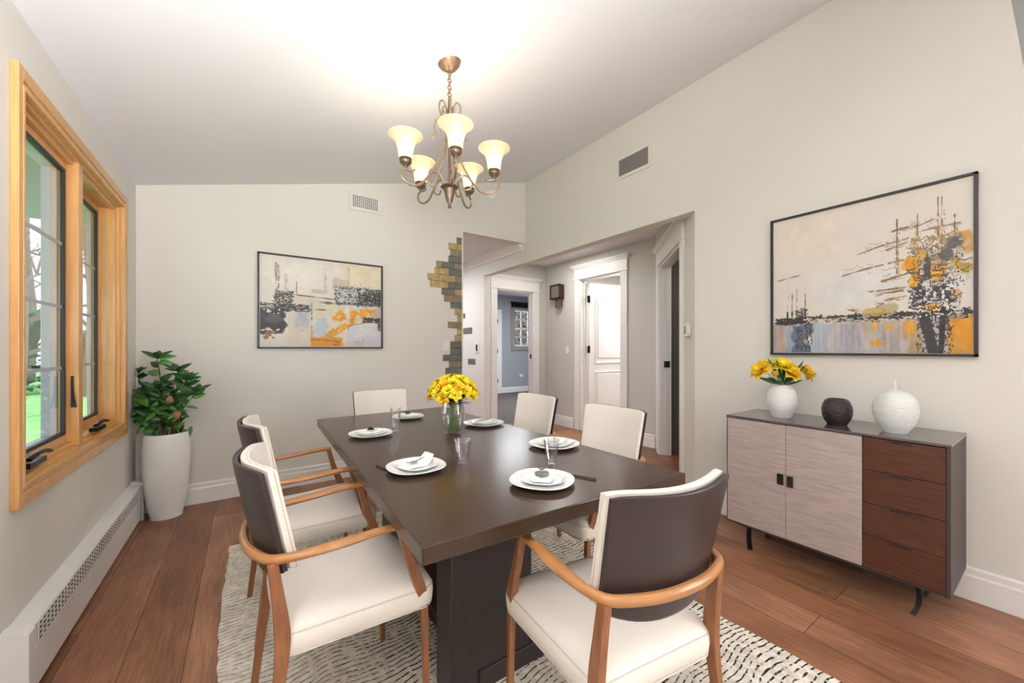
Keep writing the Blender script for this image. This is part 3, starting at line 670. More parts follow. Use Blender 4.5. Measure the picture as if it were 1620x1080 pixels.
# ------------------------------------------------------------------ PAINTINGS
rng = np.random.default_rng(5)
def fbm(H, W, sx, sy, oct=4, seed=0):
    r = np.random.default_rng(seed); out = np.zeros((H, W)); amp = 1; tot = 0
    for o_ in range(oct):
        gx, gy = int(sx*2**o_)+2, int(sy*2**o_)+2; g = r.random((gy, gx))
        xs = np.linspace(0, gx-1.001, W); ys = np.linspace(0, gy-1.001, H); xi = xs.astype(int); yi = ys.astype(int)
        fx = (xs-xi)[None]; fy = (ys-yi)[:, None]; fx = fx*fx*(3-2*fx); fy = fy*fy*(3-2*fy)
        a = g[yi][:, xi]; b = g[yi][:, xi+1]; c = g[yi+1][:, xi]; d = g[yi+1][:, xi+1]
        out += amp*((a*(1-fx)+b*fx)*(1-fy)+(c*(1-fx)+d*fx)*fy); tot += amp; amp *= .5
    return out/tot
class Canvas:
    def __init__(s, W, H, base, seed=1):
        s.W, s.H = W, H; s.a = np.zeros((H, W, 3))+np.array(base, float); s.u = (np.arange(W)+.5)/W; s.v = (np.arange(H)+.5)/H; s.k = seed
        s.U, s.V = np.meshgrid(s.u, s.v)
    def blend(s, mask, col, vary=10):
        s.k += 1; n = (fbm(s.H, s.W, 14, 10, 4, s.k)-.5)[..., None]*2*vary
        mk = np.clip(mask, 0, 1)[..., None]; s.a = s.a*(1-mk)+(np.array(col, float)+n)*mk
    def rect(s, u0, v0, u1, v1, col, al=1, soft=.008, rag=.02, vary=14):
        s.k += 1; e = (fbm(s.H, s.W, 22, 16, 3, s.k)-.5)*2*rag
        d = np.minimum(np.minimum(s.U+e-u0, u1-s.U+e), np.minimum(s.V+e-v0, v1-s.V+e)); s.blend(np.clip(d/soft, 0, 1)*al, col, vary)
    def blob(s, u, v, ru, rv, col, al=1, rag=.5, vary=18):
        s.k += 1; n = (fbm(s.H, s.W, 26, 18, 4, s.k)-.5)*2*rag
        d = 1-np.sqrt(((s.U-u)/ru)**2+((s.V-v)/rv)**2)+n; s.blend(np.clip(d*4, 0, 1)*al, col, vary)
    def line(s, pts, wd, col, al=1, brk=.0, wob=.004):
        s.k += 1; r = np.random.default_rng(s.k); asp = s.W/s.H; wd_ = wd
        nb = fbm(s.H, s.W, 40, 30, 2, s.k)
        for (a, b) in zip(pts[:-1], pts[1:]):
            (ua, va), (ub, vb) = a, b; du, dv = (ub-ua)*asp, vb-va; L2 = du*du+dv*dv+1e-9
            t = np.clip(((s.U-ua)*asp*du+(s.V-va)*dv)/L2, 0, 1)
            wv = (fbm(s.H, s.W, 20, 20, 2, s.k+7)-.5)*wob*2
            d = np.sqrt(((s.U-ua)*asp-t*du)**2+((s.V-va)-t*dv)**2)+wv
            mk = np.clip((wd_-d)/(.0022)+.5, 0, 1)*al
            if brk: mk = mk*(nb > brk)
            s.blend(mk, col, 6)
    def speck(s, u0, v0, u1, v1, col, dens=.5, sc=60, al=1, seed=0):
        s.k += 1; n = fbm(s.H, s.W, sc, sc*s.H/s.W, 2, s.k+seed); e = (fbm(s.H, s.W, 14, 10, 3, s.k+3)-.5)*.08
        d = np.minimum(np.minimum(s.U+e-u0, u1-s.U+e), np.minimum(s.V+e-v0, v1-s.V+e))
        mk = (np.clip(d/.02, 0, 1))*np.clip((n-(1-dens))*14, 0, 1)*al; s.blend(mk, col, 6)
    def scrib(s, u0, v0, u1, v1, n, col, wd=.003, ln=.05, al=1, ang=None):
        r = np.random.default_rng(s.k+99); s.k += 1
        for _ in range(n):
            u, v = r.uniform(u0, u1), r.uniform(v0, v1); a = r.uniform(0, PI) if ang is None else ang+r.normal()*.25; l = ln*r.uniform(.4, 1.2)
            i0, i1 = int(max(0, (u-l)*s.W)), int(min(s.W, (u+l)*s.W)); j0, j1 = int(max(0, (v-l*1.6)*s.H)), int(min(s.H, (v+l*1.6)*s.H))
            if i1-i0 < 2 or j1-j0 < 2: continue
            U = s.U[j0:j1, i0:i1]; V = s.V[j0:j1, i0:i1]; asp = s.W/s.H
            du, dv = math.cos(a)*l, math.sin(a)*l; X = (U-u)*asp; Y = V-v; L2 = du*du+dv*dv
            t = np.clip((X*du+Y*dv)/L2, -.5, .5); bow = .15*l*(1-4*t*t)
            d = np.sqrt((X-t*du)**2+(Y-t*dv-bow)**2); mk = np.clip((wd-d)/.0015+.5, 0, 1)[..., None]*al
            s.a[j0:j1, i0:i1] = s.a[j0:j1, i0:i1]*(1-mk)+np.array(col, float)*mk
    def mesh(s, name, w_, h_, parent, xf):
        H, W = s.H, s.W; c = np.clip(s.a/255, 0, 1); c = np.where(c <= .04045, c/12.92, ((c+.055)/1.055)**2.4)
        uu, vv = np.meshgrid(np.linspace(0, 1, W), np.linspace(0, 1, H))
        lum = s.a.mean(2); rel = (fbm(H, W, 60, 40, 3, 3)-.5)*.002
        P = xf(uu.ravel()*w_, vv.ravel()*h_, rel.ravel())
        me = bpy.data.meshes.new(name); nf = (W-1)*(H-1)
        me.vertices.add(W*H); me.vertices.foreach_set('co', np.stack(P, 1).ravel().astype(np.float32))
        i = (np.arange(H-1)[:, None]*W+np.arange(W-1)[None]).ravel(); q = np.stack([i, i+W, i+W+1, i+1], 1).ravel()
        me.loops.add(nf*4); me.loops.foreach_set('vertex_index', q.astype(np.int32)); me.polygons.add(nf)
        me.polygons.foreach_set('loop_start', (np.arange(nf)*4).astype(np.int32)); me.update(calc_edges=True)
        at = me.color_attributes.new('paint', 'BYTE_COLOR', 'POINT')
        rgba = np.ones((W*H, 4), np.float32); rgba[:, :3] = c.reshape(-1, 3); at.data.foreach_set('color', rgba.ravel())
        mt = mat('oil_paint', (200, 200, 200), .45); n = mt.node_tree.nodes; ca = n.new('ShaderNodeVertexColor'); ca.layer_name = 'paint'
        mt.node_tree.links.new(ca.outputs[0], n['Principled BSDF'].inputs['Base Color']); me.materials.append(mt)
        o = bpy.data.objects.new(name, me); COL.objects.link(o); o.parent = parent; return o
# --- smaller painting, back wall
c = Canvas(400, 310, (214, 206, 196), 10)
c.rect(-.1, -.1, 1.1, .42, (218, 210, 199), .8, .2, .1); c.rect(.62, -.1, 1.1, .30, (222, 208, 176), .8, .1, .05); c.blob(.35, .2, .35, .2, (224, 217, 208), .6)
c.rect(-.1, .88, .4, 1.1, (208, 198, 190), .9); c.rect(.2, .4, .42, .98, (204, 192, 178), .8); c.rect(.24, .57, .38, .80, (158, 165, 176), .75, .04, .03); c.rect(.25, .62, .33, .95, (196, 190, 186), .6, .05)
c.rect(.39, .45, .60, .66, (206, 198, 172), .8); c.rect(.41, .65, .53, .90, (176, 184, 194), .9, .02); c.rect(.60, .50, 1.1, .7, (206, 190, 176), .9); c.rect(.56, .50, .85, .60, (214, 204, 178), .8)
c.rect(.92, .52, 1.02, .66, (188, 164, 146), .9); c.rect(.68, .73, 1.1, 1.1, (202, 202, 210), 1, .01, .02); c.rect(.66, .93, 1.1, 1.1, (192, 186, 186), .7)
for (u, v0, v1, w_, al) in ((.115, .08, .48, .012, .75), (.135, .10, .5, .009, .8), (.19, .2, .45, .016, .35), (.27, .26, .42, .006, .5), (.5, .1, .36, .014, .4), (.70, .06, .32, .018, .45)):
    c.line([(u, v0), (u+.005, v1)], w_, (110, 102, 94), al*.6, .45); c.scrib(u-w_*.7, v0, u+w_*.7, v1, int(60*al), (70, 62, 56), .0022, .03, al, PI/2)
c.blob(.62, .27, .08, .09, (150, 138, 122), .4); c.blob(.44, .36, .06, .03, (140, 132, 122), .4)
c.rect(.60, .33, 1.1, .47, (120, 116, 116), .7, .05, .05); c.rect(.78, .30, 1.1, .50, (52, 48, 48), .95, .04, .05); c.rect(.45, .47, .8, .5, (70, 68, 72), .8)
c.scrib(.58, .28, .82, .47, 330, (56, 54, 56), .0035, .04); c.scrib(.60, .30, .98, .47, 330, (214, 212, 210), .003, .03); c.scrib(.78, .28, 1, .5, 260, (30, 28, 28), .004, .03); c.scrib(.75, .24, .98, .32, 60, (110, 90, 70), .002, .04, .9, PI/2)
c.scrib(.10, .38, .24, .60, 160, (44, 40, 40), .004, .04); c.scrib(0, .52, .38, .6, 160, (50, 46, 44), .0035, .04, 1, 0)
c.line([(.17, .41), (.57, .44)], .0045, (66, 56, 46), 1, .3); c.line([(.0, .58), (.53, .57)], .005, (60, 50, 40), 1, .35); c.line([(.39, .5), (.39, 1)], .004, (70, 56, 40), .7, .4)
c.rect(-.05, .57, .19, .88, (48, 45, 48), 1, .015, .035); c.blob(.1, .70, .07, .05, (96, 94, 96), .7); c.speck(0, .57, .19, .66, (214, 208, 202), .45, 50); c.speck(0, .78, .19, .88, (206, 200, 196), .42, 50); c.speck(0, .83, .15, .93, (142, 100, 62), .5, 40)
c.rect(.38, .885, .66, 1.1, (216, 146, 18), 1, .01, .01, 22); c.line([(.38, .92), (.66, .93)], .004, (110, 76, 20), .9, .3); c.line([(.58, .95), (.62, .95), (.61, .98), (.57, .98)], .004, (60, 42, 20), .9)
for u, v, ru, rv in ((.62, .64, .05, .07), (.58, .66, .03, .04), (.74, .61, .06, .05), (.88, .57, .06, .045), (.84, .6, .04, .06), (.70, .68, .03, .04)): c.blob(u, v, ru, rv, (226, 152, 22), 1, .6, 26)
for k in range(9): t = k/8; c.blob(.73-.2*t, .70+.17*t, .045, .045, (214, 150, 34), .9, .7, 30)
c.blob(.69, .60, .025, .09, (220, 212, 196), .95, .5); c.speck(.55, .55, .95, .88, (222, 208, 180), .34, 40); c.speck(.3, .78, .6, .88, (190, 150, 70), .33, 40)
c.scrib(.83, .64, 1.0, .70, 120, (52, 46, 44), .004, .035, 1, 0); c.scrib(.97, .7, 1.0, .8, 30, (50, 44, 42), .004, .03); c.line([(.70, .75), (.97, .67)], .004, (90, 70, 50), .8, .4); c.scrib(.76, .9, .84, .97, 14, (150, 110, 40), .003, .03, .9, PI/2)
X0, X1, Z0, Z1 = .078, 1.112, 1.213, 2.025
pc = tag(empty('wall_painting', ((X0+X1)/2, D, (Z0+Z1)/2)), 'smaller black-framed abstract painting with orange strokes on the back wall', 'painting')
w_, h_ = X1-X0, Z1-Z0; f_ = .014
m = MB(); m.box(-w_/2, w_/2, -.035, -.001, -h_/2, -h_/2+f_); m.box(-w_/2, w_/2, -.035, -.001, h_/2-f_, h_/2); m.box(-w_/2, -w_/2+f_, -.035, -.001, -h_/2, h_/2); m.box(w_/2-f_, w_/2, -.035, -.001, -h_/2, h_/2)
m.build('picture_frame', 'frame', pc, smooth=False)
bx(-w_/2+f_, w_/2-f_, -.02, -.001, -h_/2+f_, h_/2-f_).build('stretcher', 'napkin', pc, smooth=False)
c.mesh('canvas', w_-2*f_-.008, h_-2*f_-.008, pc, lambda u, v, r: (u-(w_/2-f_-.004), -.024-r, (h_/2-f_-.004)-v))
# --- large painting, right wall
c = Canvas(520, 410, (212, 203, 194), 50)
c.rect(-.1, -.1, .55, .45, (224, 208, 192), .8, .3, .1); c.rect(.2, .35, .75, .76, (210, 208, 206), .9, .15, .1); c.rect(.6, -.1, 1.1, .2, (216, 208, 190), .6, .2); c.rect(-.1, .5, .25, .76, (206, 196, 190), .7, .15)
c.rect(-.1, .78, 1.1, 1.1, (170, 166, 166), 1, .01, .012)
for u0, u1, col in ((.0, .03, (176, 158, 148)), (.03, .08, (182, 156, 130)), (.08, .14, (146, 160, 174)), (.12, .255, (84, 92, 112)), (.255, .33, (154, 168, 184)), (.33, .4, (176, 174, 180)), (.40, .52, (162, 158, 166)), (.52, .6, (176, 166, 158)), (.60, .72, (158, 148, 140)), (.72, .80, (168, 140, 104)), (.90, 1.02, (196, 138, 40))):
    c.rect(u0, .785, u1, 1.05, col, .9, .01, .03, 24)
c.rect(.185, .80, .215, .94, (156, 108, 72), .9, .01, .02); c.speck(.17, .86, .26, .96, (214, 214, 218), .42, 60); c.scrib(.15, .8, .25, .98, 60, (48, 52, 66), .004, .03, .8, PI/2)
for u, v, ru, rv in ((.585, .82, .02, .05), (.60, .93, .035, .03), (.75, .84, .025, .05), (.96, .84, .05, .06), (.985, .92, .04, .07), (.92, .88, .02, .06), (.66, .83, .02, .03)): c.blob(u, v, ru, rv, (214, 146, 28), .9, .6, 30)
for u, v0 in ((.095, .62), (.125, .56), (.155, .50), (.208, .50)):
    c.line([(u, v0), (u-.002, .765)], .0035, (88, 78, 72), .8, .4); c.line([(u, .70), (u-.002, .765)], .006, (50, 44, 42), .9, .35)
c.line([(.03, .455), (.21, .425)], .003, (104, 88, 78), .8, .35); c.line([(.1, .44), (.1, .6)], .002, (150, 135, 125), .6, .3); c.scrib(.15, .68, .215, .76, 60, (70, 62, 56), .003, .03)
c.line([(.02, .775), (.25, .775), (.5, .755), (.75, .76), (1, .765)], .008, (46, 40, 38), 1, .25, .006); c.scrib(.02, .74, .98, .785, 360, (50, 42, 38), .0045, .05, 1, 0); c.scrib(.2, .75, .95, .79, 120, (206, 198, 188), .003, .05, .9, 0); c.rect(.54, .765, .68, .778, (40, 24, 22), .9)
c.blob(.58, .73, .06, .03, (176, 148, 72), .8); c.blob(.66, .72, .04, .05, (172, 150, 96), .7)
for pts in (((.42, .475), (.55, .445), (.72, .42)), ((.5, .345), (.62, .31), (.74, .29)), ((.62, .54), (.76, .50)), ((.56, .60), (.74, .59)), ((.6, .62), (.72, .61)), ((.64, .66), (.73, .645)), ((.46, .71), (.5, .71)), ((.6, .70), (.63, .68)), ((.67, .23), (.78, .22)), ((.80, .26), (.95, .25)), ((.62, .35), (.78, .30)), ((.75, .24), (.85, .2))):
    c.line(list(pts), .004, (110, 84, 58), .9, .3); c.scrib(min(p[0] for p in pts), min(p[1] for p in pts)-.008, max(p[0] for p in pts), max(p[1] for p in pts)+.008, 12, (140, 112, 78), .002, .045, .7, -.15)
for u, v0, v1 in ((.69, .16, .5), (.78, .15, .5), (.82, .34, .6), (.865, .08, .6), (.88, .08, .6), (.93, .2, .5)): c.line([(u, v0), (u, v1)], .0035, (92, 72, 54), .9, .3); c.scrib(u-.012, v0+.08, u+.012, v1, 44, (168, 132, 70), .003, .03, .8, PI/2)
c.rect(.74, .34, .97, .6, (150, 142, 132), .35, .08, .06); c.speck(.75, .34, .97, .74, (112, 102, 96), .40, 46, .7); c.speck(.72, .3, .95, .7, (206, 200, 194), .40, 50, .9)
c.scrib(.74, .36, .9, .74, 120, (58, 54, 58), .0035, .035); c.scrib(.74, .3, .95, .5, 200, (150, 122, 80), .004, .04); c.scrib(.76, .5, .96, .75, 200, (210, 206, 204), .0035, .03)
for u, v, ru, rv, col in ((.75, .44, .035, .05, (226, 154, 20)), (.77, .545, .03, .055, (224, 156, 18)), (.85, .54, .022, .06, (232, 164, 16)), (.88, .52, .02, .04, (206, 148, 30)), (.97, .36, .035, .07, (190, 138, 66)), (.95, .5, .04, .05, (186, 146, 50)), (.84, .725, .045, .025, (228, 160, 24)), (.93, .67, .03, .05, (184, 138, 88)), (.90, .42, .03, .04, (96, 88, 82)), (.82, .50, .02, .12, (66, 62, 66)), (.80, .66, .03, .06, (40, 38, 44)), (.88, .64, .04, .05, (50, 48, 56)), (.78, .60, .03, .03, (44, 42, 46)), (.93, .36, .03, .05, (84, 82, 86))):
    c.blob(u, v, ru, rv, col, .95, .7, 28)
c.speck(.74, .32, .98, .6, (188, 178, 160), .42, 44, .8); c.scrib(.76, .36, .97, .6, 90, (70, 62, 58), .003, .035, .85, PI/2); c.scrib(.74, .5, .95, .74, 80, (206, 202, 200), .003, .03, .9)
for u, v, ru, rv, col in ((.752, .45, .03, .045, (226, 160, 30)), (.772, .55, .028, .05, (226, 162, 26)), (.852, .545, .016, .055, (232, 170, 24)), (.885, .52, .014, .035, (206, 150, 36)), (.84, .73, .04, .02, (228, 166, 30)), (.965, .50, .03, .04, (176, 146, 60)), (.80, .40, .02, .03, (214, 160, 60))): c.blob(u, v, ru, rv, col, .9, 1.0, 34)
c.scrib(.75, .4, .96, .72, 70, (44, 40, 42), .0035, .04, .9, PI/2); c.scrib(.75, .45, .97, .7, 50, (60, 54, 54), .003, .05, .9, 0)
for u in np.linspace(.27, .74, 16): c.line([(u, .79), (u+.004, .99)], .006, (186+20*math.sin(u*90), 178+14*math.sin(u*70), 174+20*math.cos(u*60)), .5, .4)
for u in (.54, .58, .63, .70, .735): c.line([(u, .78), (u+.003, .9)], .005, (204, 142, 48), .7, .4)
c.line([(.81, .78), (.85, 1.02)], .03, (50, 50, 60), 1, .15); c.line([(.885, .75), (.875, 1.02)], .014, (34, 32, 36), 1, .15); c.scrib(.78, .78, .92, 1, 140, (60, 52, 44), .004, .05, 1, PI/2); c.scrib(.75, .62, .93, .78, 90, (40, 36, 38), .004, .032); c.speck(.76, .55, .95, .78, (216, 212, 208), .36, 60)
Y0, Y1, Z0, Z1 = .252, 1.130, 1.172, 2.052
pc2 = tag(empty('wall_painting', (B, (Y0+Y1)/2, (Z0+Z1)/2)), 'large black-framed abstract harbour painting above the sideboard', 'painting')
w2_, h2_ = Y1-Y0, Z1-Z0; f_ = .012
m = MB(); m.box(-.035, -.001, -w2_/2, w2_/2, -h2_/2, -h2_/2+f_); m.box(-.035, -.001, -w2_/2, w2_/2, h2_/2-f_, h2_/2); m.box(-.035, -.001, -w2_/2, -w2_/2+f_, -h2_/2, h2_/2); m.box(-.035, -.001, w2_/2-f_, w2_/2, -h2_/2, h2_/2)
m.build('picture_frame', 'frame', pc2, smooth=False)
bx(-.02, -.001, -w2_/2+f_, w2_/2-f_, -h2_/2+f_, h2_/2-f_).build('stretcher', 'napkin', pc2, smooth=False)
c.mesh('canvas', w2_-2*f_-.006, h2_-2*f_-.006, pc2, lambda u, v, r: (-.024-r, (w2_/2-f_-.003)-u, (h2_/2-f_-.003)-v))

# ------------------------------------------------------------------ RUG
m = MB(); rr = random.Random(4)
rx0, rx1, ry0, ry1 = -.09, 1.76, -1.2, 2.9
pts = []
def edge(a, b, n, axis, fixed):
    for i in range(n):
        t = a+(b-a)*i/n; w0 = rr.uniform(-.004, .004)+.006*math.sin(t*5)
        pts.append((t, fixed+w0) if axis == 0 else (fixed+w0, t))
edge(rx0, rx1, 40, 0, ry0); edge(ry0, ry1, 80, 1, rx1); edge(rx1, rx0, 40, 0, ry1); edge(ry1, ry0, 80, 1, rx0)
m.prism(pts, 2, 0.0005, .012)
tag(m.build('area_rug', 'rug', smooth=False), 'cream woven rug with thin dark wavy lines under the dining table', 'rug')
RZ = .012

# ------------------------------------------------------------------ DINING TABLE
tb = tag(empty('dining_table', (.86, 1.83, RZ)), 'long dark espresso wooden dining table set for a meal', 'table')
TZ = .75
MB().prism([(.336-.86, .853-1.83), (1.341-.86, .811-1.83), (1.29-.86, 2.84-1.83), (.382-.86, 2.80-1.83)], 2, TZ-RZ-.045, TZ-RZ).build('tabletop', 'espresso', tb, smooth=False, bevel=.003)
bx(.565-.86, .905-.86, 1.18-1.83, 1.30-1.83, .0, TZ-RZ-.045).build('pedestal', 'espresso_side', tb, smooth=False, bevel=.003)
bx(.675-.86, 1.10-.86, 2.0-1.83, 2.36-1.83, .07, TZ-RZ-.045).build('pedestal', 'espresso_side', tb, smooth=False, bevel=.003)
bx(.672-.86, 1.12-.86, 1.172-1.83, 2.42-1.83, 0, .07).build('base_shelf', 'espresso_side', tb, smooth=False, bevel=.003)
bx(.70-.86, 1.09-.86, 1.302-1.83, 1.998-1.83, .07, .074).build('shelf_top', 'espresso', tb, smooth=False)

# ------------------------------------------------------------------ CHAIRS (front = +y)
def rrect(hw0, hw1, y0, y1, r, n=6, bow=.0):
    """rounded outline, hw0 half width at rear, hw1 at front"""
    pts = []
    cs = [(hw1-r, y1-r, 0), (-hw1+r, y1-r, 90), (-hw0+r, y0+r, 180), (hw0-r, y0+r, 270)]
    for cx, cy, a0 in cs:
        for k in range(n+1):
            a = math.radians(a0+90*k/n); pts.append((cx+r*math.cos(a), cy+r*math.sin(a)))
    # densify the straight runs
    out = []
    for i, p in enumerate(pts):
        q = pts[(i+1) % len(pts)]; d = math.hypot(q[0]-p[0], q[1]-p[1]); k = max(1, int(d/.04))
        for j in range(k): out.append((p[0]+(q[0]-p[0])*j/k, p[1]+(q[1]-p[1])*j/k))
    return out
def make_chair():
    t = empty('dining_armchair')
    out = rrect(.200, .228, -.185, .245, .035)
    def ring(ins, z, cy=.03, crown=0):
        R = []
        for x, y in out:
            l = math.hypot(x, y-cy); k = (l-ins)/l; bow = .012*(1-(x/.22)**2) if y > .1 else 0
            R.append((x*k, cy+(y-cy)*k+bow, z))
        return R
    m = MB(); m.loft([ring(.03, .372), ring(.008, .376), ring(0, .386), ring(-.003, .41), ring(-.002, .428), ring(.004, .442), ring(.018, .456), ring(.045, .465), ring(.09, .472), ring(.14, .476), ring(.18, .477)])
    s = m.build('seat', 'cream', t)
    m = MB(); m.tube(ring(.0015, .437), .0024, 6, closed=True); m.tube(ring(.004, .378), .003, 6, closed=True); m.build('piping', 'piping', s)
    # backrest: two curved pads
    def pad(name, mt, f0, f1, hw, zb, zt_, par, edge_=.012):
        N, K = 18, 12; G0, G1 = [], []
        for j in range(K+1):
            row0, row1 = [], []
            for i in range(N+1):
                u = -1+2*i/N; v = j/K
                x = u*hw*(1+.05*v); zlo = zb+.035*abs(u)**2.6; zhi = zt_-.012*abs(u)**6+.01*abs(u)**2
                z = zlo+(zhi-zlo)*v
                e = min(1, (1-abs(u))/.07)*1.0; e2 = min(1, (v if v < .5 else 1-v)/.08); fe = math.sqrt(max(0, 1-(1-min(e, e2))**2))
                base = -.150-.052*(1-u*u)-.20*(z-.60)
                mid = (f0+f1)/2; h_ = (f1-f0)/2
                row0.append(Vector((x, base+mid-h_*(.72+.28*fe), z))); row1.append(Vector((x, base+mid+h_*(.72+.28*fe), z)))
            G0.append(row0); G1.append(row1)
        m = MB(); V0 = [[m.bm.verts.new(p) for p in r] for r in G0]; V1 = [[m.bm.verts.new(p) for p in r] for r in G1]
        for j in range(K):
            for i in range(N):
                m.face([V0[j][i], V0[j][i+1], V0[j+1][i+1], V0[j+1][i]]); m.face([V1[j][i], V1[j+1][i], V1[j+1][i+1], V1[j][i+1]])
        for j in range(K):
            m.face([V0[j][0], V0[j+1][0], V1[j+1][0], V1[j][0]]); m.face([V0[j][N], V1[j][N], V1[j+1][N], V0[j+1][N]])
        for i in range(N):
            m.face([V0[0][i], V1[0][i], V1[0][i+1], V0[0][i+1]]); m.face([V0[K][i], V0[K][i+1], V1[K][i+1], V1[K][i]])
        o = m.build(name, mt, par)
        per = [(G0[0][i]+G1[0][i])/2 for i in range(N+1)]+[(G0[j][N]+G1[j][N])/2 for j in range(1, K)]+[(G0[K][i]+G1[K][i])/2 for i in range(N, -1, -1)]+[(G0[j][0]+G1[j][0])/2 for j in range(K-1, 0, -1)]
        return o, per
    back, per = pad('backrest_cushion', 'cream', -.010, .020, .184, .572, .880, t)
    m = MB(); m.tube([p+Vector((0, .004, 0)) for p in per], .0016, 6, closed=True); m.build('piping', 'piping', back)
    shell, per = pad('backrest_shell', 'brown', -.028, -.011, .183, .566, .876, t)
    m = MB(); m.tube([p+Vector((0, -.004, 0)) for p in per], .0030, 6, closed=True); m.build('piping', 'brown', shell)
    # U-shaped arm rail
    half = [(.222, .140, .656), (.222, .07, .657), (.219, -.02, .652), (.214, -.10, .648), (.206, -.160, .646), (.186, -.204, .645), (.15, -.226, .645), (.08, -.248, .645), (0, -.255, .645)]
    path = [(-x, y, z) for x, y, z in half]+[p for p in half[::-1][1:]]
    sp = spline(path, 5)
    def rw(q): a = abs(q-.5)*2; return .0125+.009*math.exp(-((a-.72)/.13)**2)-.003*(a > .98)
    def rt(q): a = abs(q-.5)*2; return .0155-.006*a if a > .5 else .0125
    m = MB(); m.tube(sp, rw, 10, rb=lambda q: .0145-.004*abs(q-.5)*2); m.build('arm_rail', 'chairwood', t)
    for sx in (-1, 1):
        # joint pin on rail
        m = MB(); m.tube(spline([(sx*.190, -.200, .638), (sx*.192, -.190, .56), (sx*.195, -.178, .45), (sx*.199, -.182, .36), (sx*.207, -.204, .18), (sx*.214, -.225, 0)], 4), lambda q: .0135+.006*math.exp(-((q-.42)/.2)**2)-.003*max(0, q-.6)*2, 4, rb=lambda q: .0125-.002*q, up=Vector((1, 0, 0)), square=True); m.build('leg', 'chairleg', t, bevel=.002)
        m = MB(); m.tube(spline([(sx*.221, .131, .65), (sx*.2225, .155, .56), (sx*.222, .190, .46), (sx*.215, .210, .38), (sx*.216, .216, .2), (sx*.22, .222, 0)], 4), lambda q: .0105+.007*math.exp(-((q-.42)/.2)**2)-.001*q, 4, rb=lambda q: .0120-.002*q, up=Vector((1, 0, 0)), square=True); m.build('leg', 'chairleg', t, bevel=.002)
    return t
chair0 = make_chair()
chairs = [ # x, y, facing rotation, label
    (.868, .757, -8, 'armchair in the foreground, its brown leather back turned to the viewer'),
    (.250, 1.385, -88, 'armchair at the left side of the table, the nearer of the two with brown backs'),
    (.25, 2.06, -87, 'armchair at the left side of the table, the farther one beyond the nearest left chair'),
    (.84, 2.775, 180, 'cream armchair at the far end of the table against the back wall'),
    (1.425, 1.40, 90, 'cream armchair at the right side of the table, the nearer of the two'),
    (1.425, 2.07, 90, 'cream armchair at the right side of the table, the farther one beside the hall opening')]
src = [copy_tree(chair0) for _ in range(5)]
for (x, y, r, lab), o in zip(chairs, [chair0]+src):
    o.location = (x, y, RZ if -.05 < x < 1.72 else 0); o.rotation_euler = (0, 0, math.radians(r))
    tag(o, lab, 'chair', 'armchairs around the dining table')

# ------------------------------------------------------------------ SIDEBOARD
SX, SY0, SY1, SZ0, SZ1 = 2.45, .289, 1.212, .150, .795
sb = tag(empty('sideboard', ((SX+B)/2, (SY0+SY1)/2, 0)), 'sideboard with pale grey doors and four walnut drawers below the large painting', 'sideboard')
ox, oy = (SX+B)/2, (SY0+SY1)/2
def sbx(x0, x1, y0, y1, z0, z1): return bx(x0-ox, x1-ox, y0-oy, y1-oy, z0, z1)
bk = B-.02
m = MB()
for a in ((SX, bk, SY0, SY0+.014, SZ0, SZ1), (SX, bk, SY1-.008, SY1, SZ0, SZ1), (SX+.001, bk-.001, SY0+.014, SY1-.008, SZ0+.001, SZ0+.01), (SX+.018, bk-.003, SY0+.014, SY1-.008, SZ0+.01, SZ1-.009), ):
    m.box(a[0]-ox, a[1]-ox, a[2]-oy, a[3]-oy, a[4], a[5])
m.build('cabinet_body', 'carcass_side', sb, smooth=False, bevel=.002)
sbx(SX-.004, bk, SY0-.002, SY1+.002, SZ1-.004, SZ1+.008).build('sideboard_top', 'carcass', sb, smooth=False, bevel=.002)
def sy(px): # y on the sideboard front for a column
    u = (px-810)/610.32; return SX*(math.cos(.6036)-u*math.sin(.6036))/(math.sin(.6036)+u*math.cos(.6036))
yA, yB = sy(1243), sy(1364.5)
dz0, dz1 = SZ0+.012, SZ1-.008
d1 = sbx(SX-.001, SX+.017, yA+.001, SY1-.006, dz0, dz1).build('door', 'greywood', sb, smooth=False, bevel=.0015)
d2 = sbx(SX-.001, SX+.017, yB+.002, yA-.001, dz0, dz1).build('door', 'greywood', sb, smooth=False, bevel=.0015)
sbx(SX-.010, SX-.001, yA+.010, yA+.040, .455, .515).build('handle', 'handle', d1, smooth=False, bevel=.002)
sbx(SX-.016, SX-.001, yA-.036, yA-.010, .455, .513).build('handle', 'handle', d2, smooth=False, bevel=.003)
nd = 4; hh = (dz1-dz0)/nd
for k in range(nd):
    a, b = dz1-(k+1)*hh, dz1-k*hh
    dr = sbx(SX-.002, SX+.017, SY0+.015, yB-.002, a+.0015, b-.0015).build('drawer', 'walnut', sb, smooth=False, bevel=.0015)
    ym = (SY0+yB)/2+.01
    sbx(SX-.007, SX-.0015, ym-.038, ym+.038, b-.0115, b-.003).build('drawer_pull', 'handle', dr, smooth=False, bevel=.001)
bx(SX+.04-ox, bk-.06-ox, SY0+.10-oy, SY1-.04-oy, SZ0-.018, SZ0).build('leg_frame', 'black', sb, smooth=False)
for (y, s1) in ((SY0+.11, -1), (SY1-.1, 1)):
    for x in (SX+.075, bk-.10):
        m = MB(); m.tube(spline([(x-ox, y-oy, SZ0-.01), (x-ox+.003, y-oy+.006*s1, .09), (x-ox-.004, y-oy+.002*s1, .04), (x-ox-.02, y-oy-.012*s1, 0)], 4), .009, 4, rb=.012, up=Vector((1, 0, 0)), square=True); m.build('leg', 'black', sb)
STOP = SZ1+.008
def onside(px, x): # point on the sideboard top at given x for a column
    u = (px-810)/610.32; return x*(math.cos(.6036)-u*math.sin(.6036))/(math.sin(.6036)+u*math.cos(.6036))
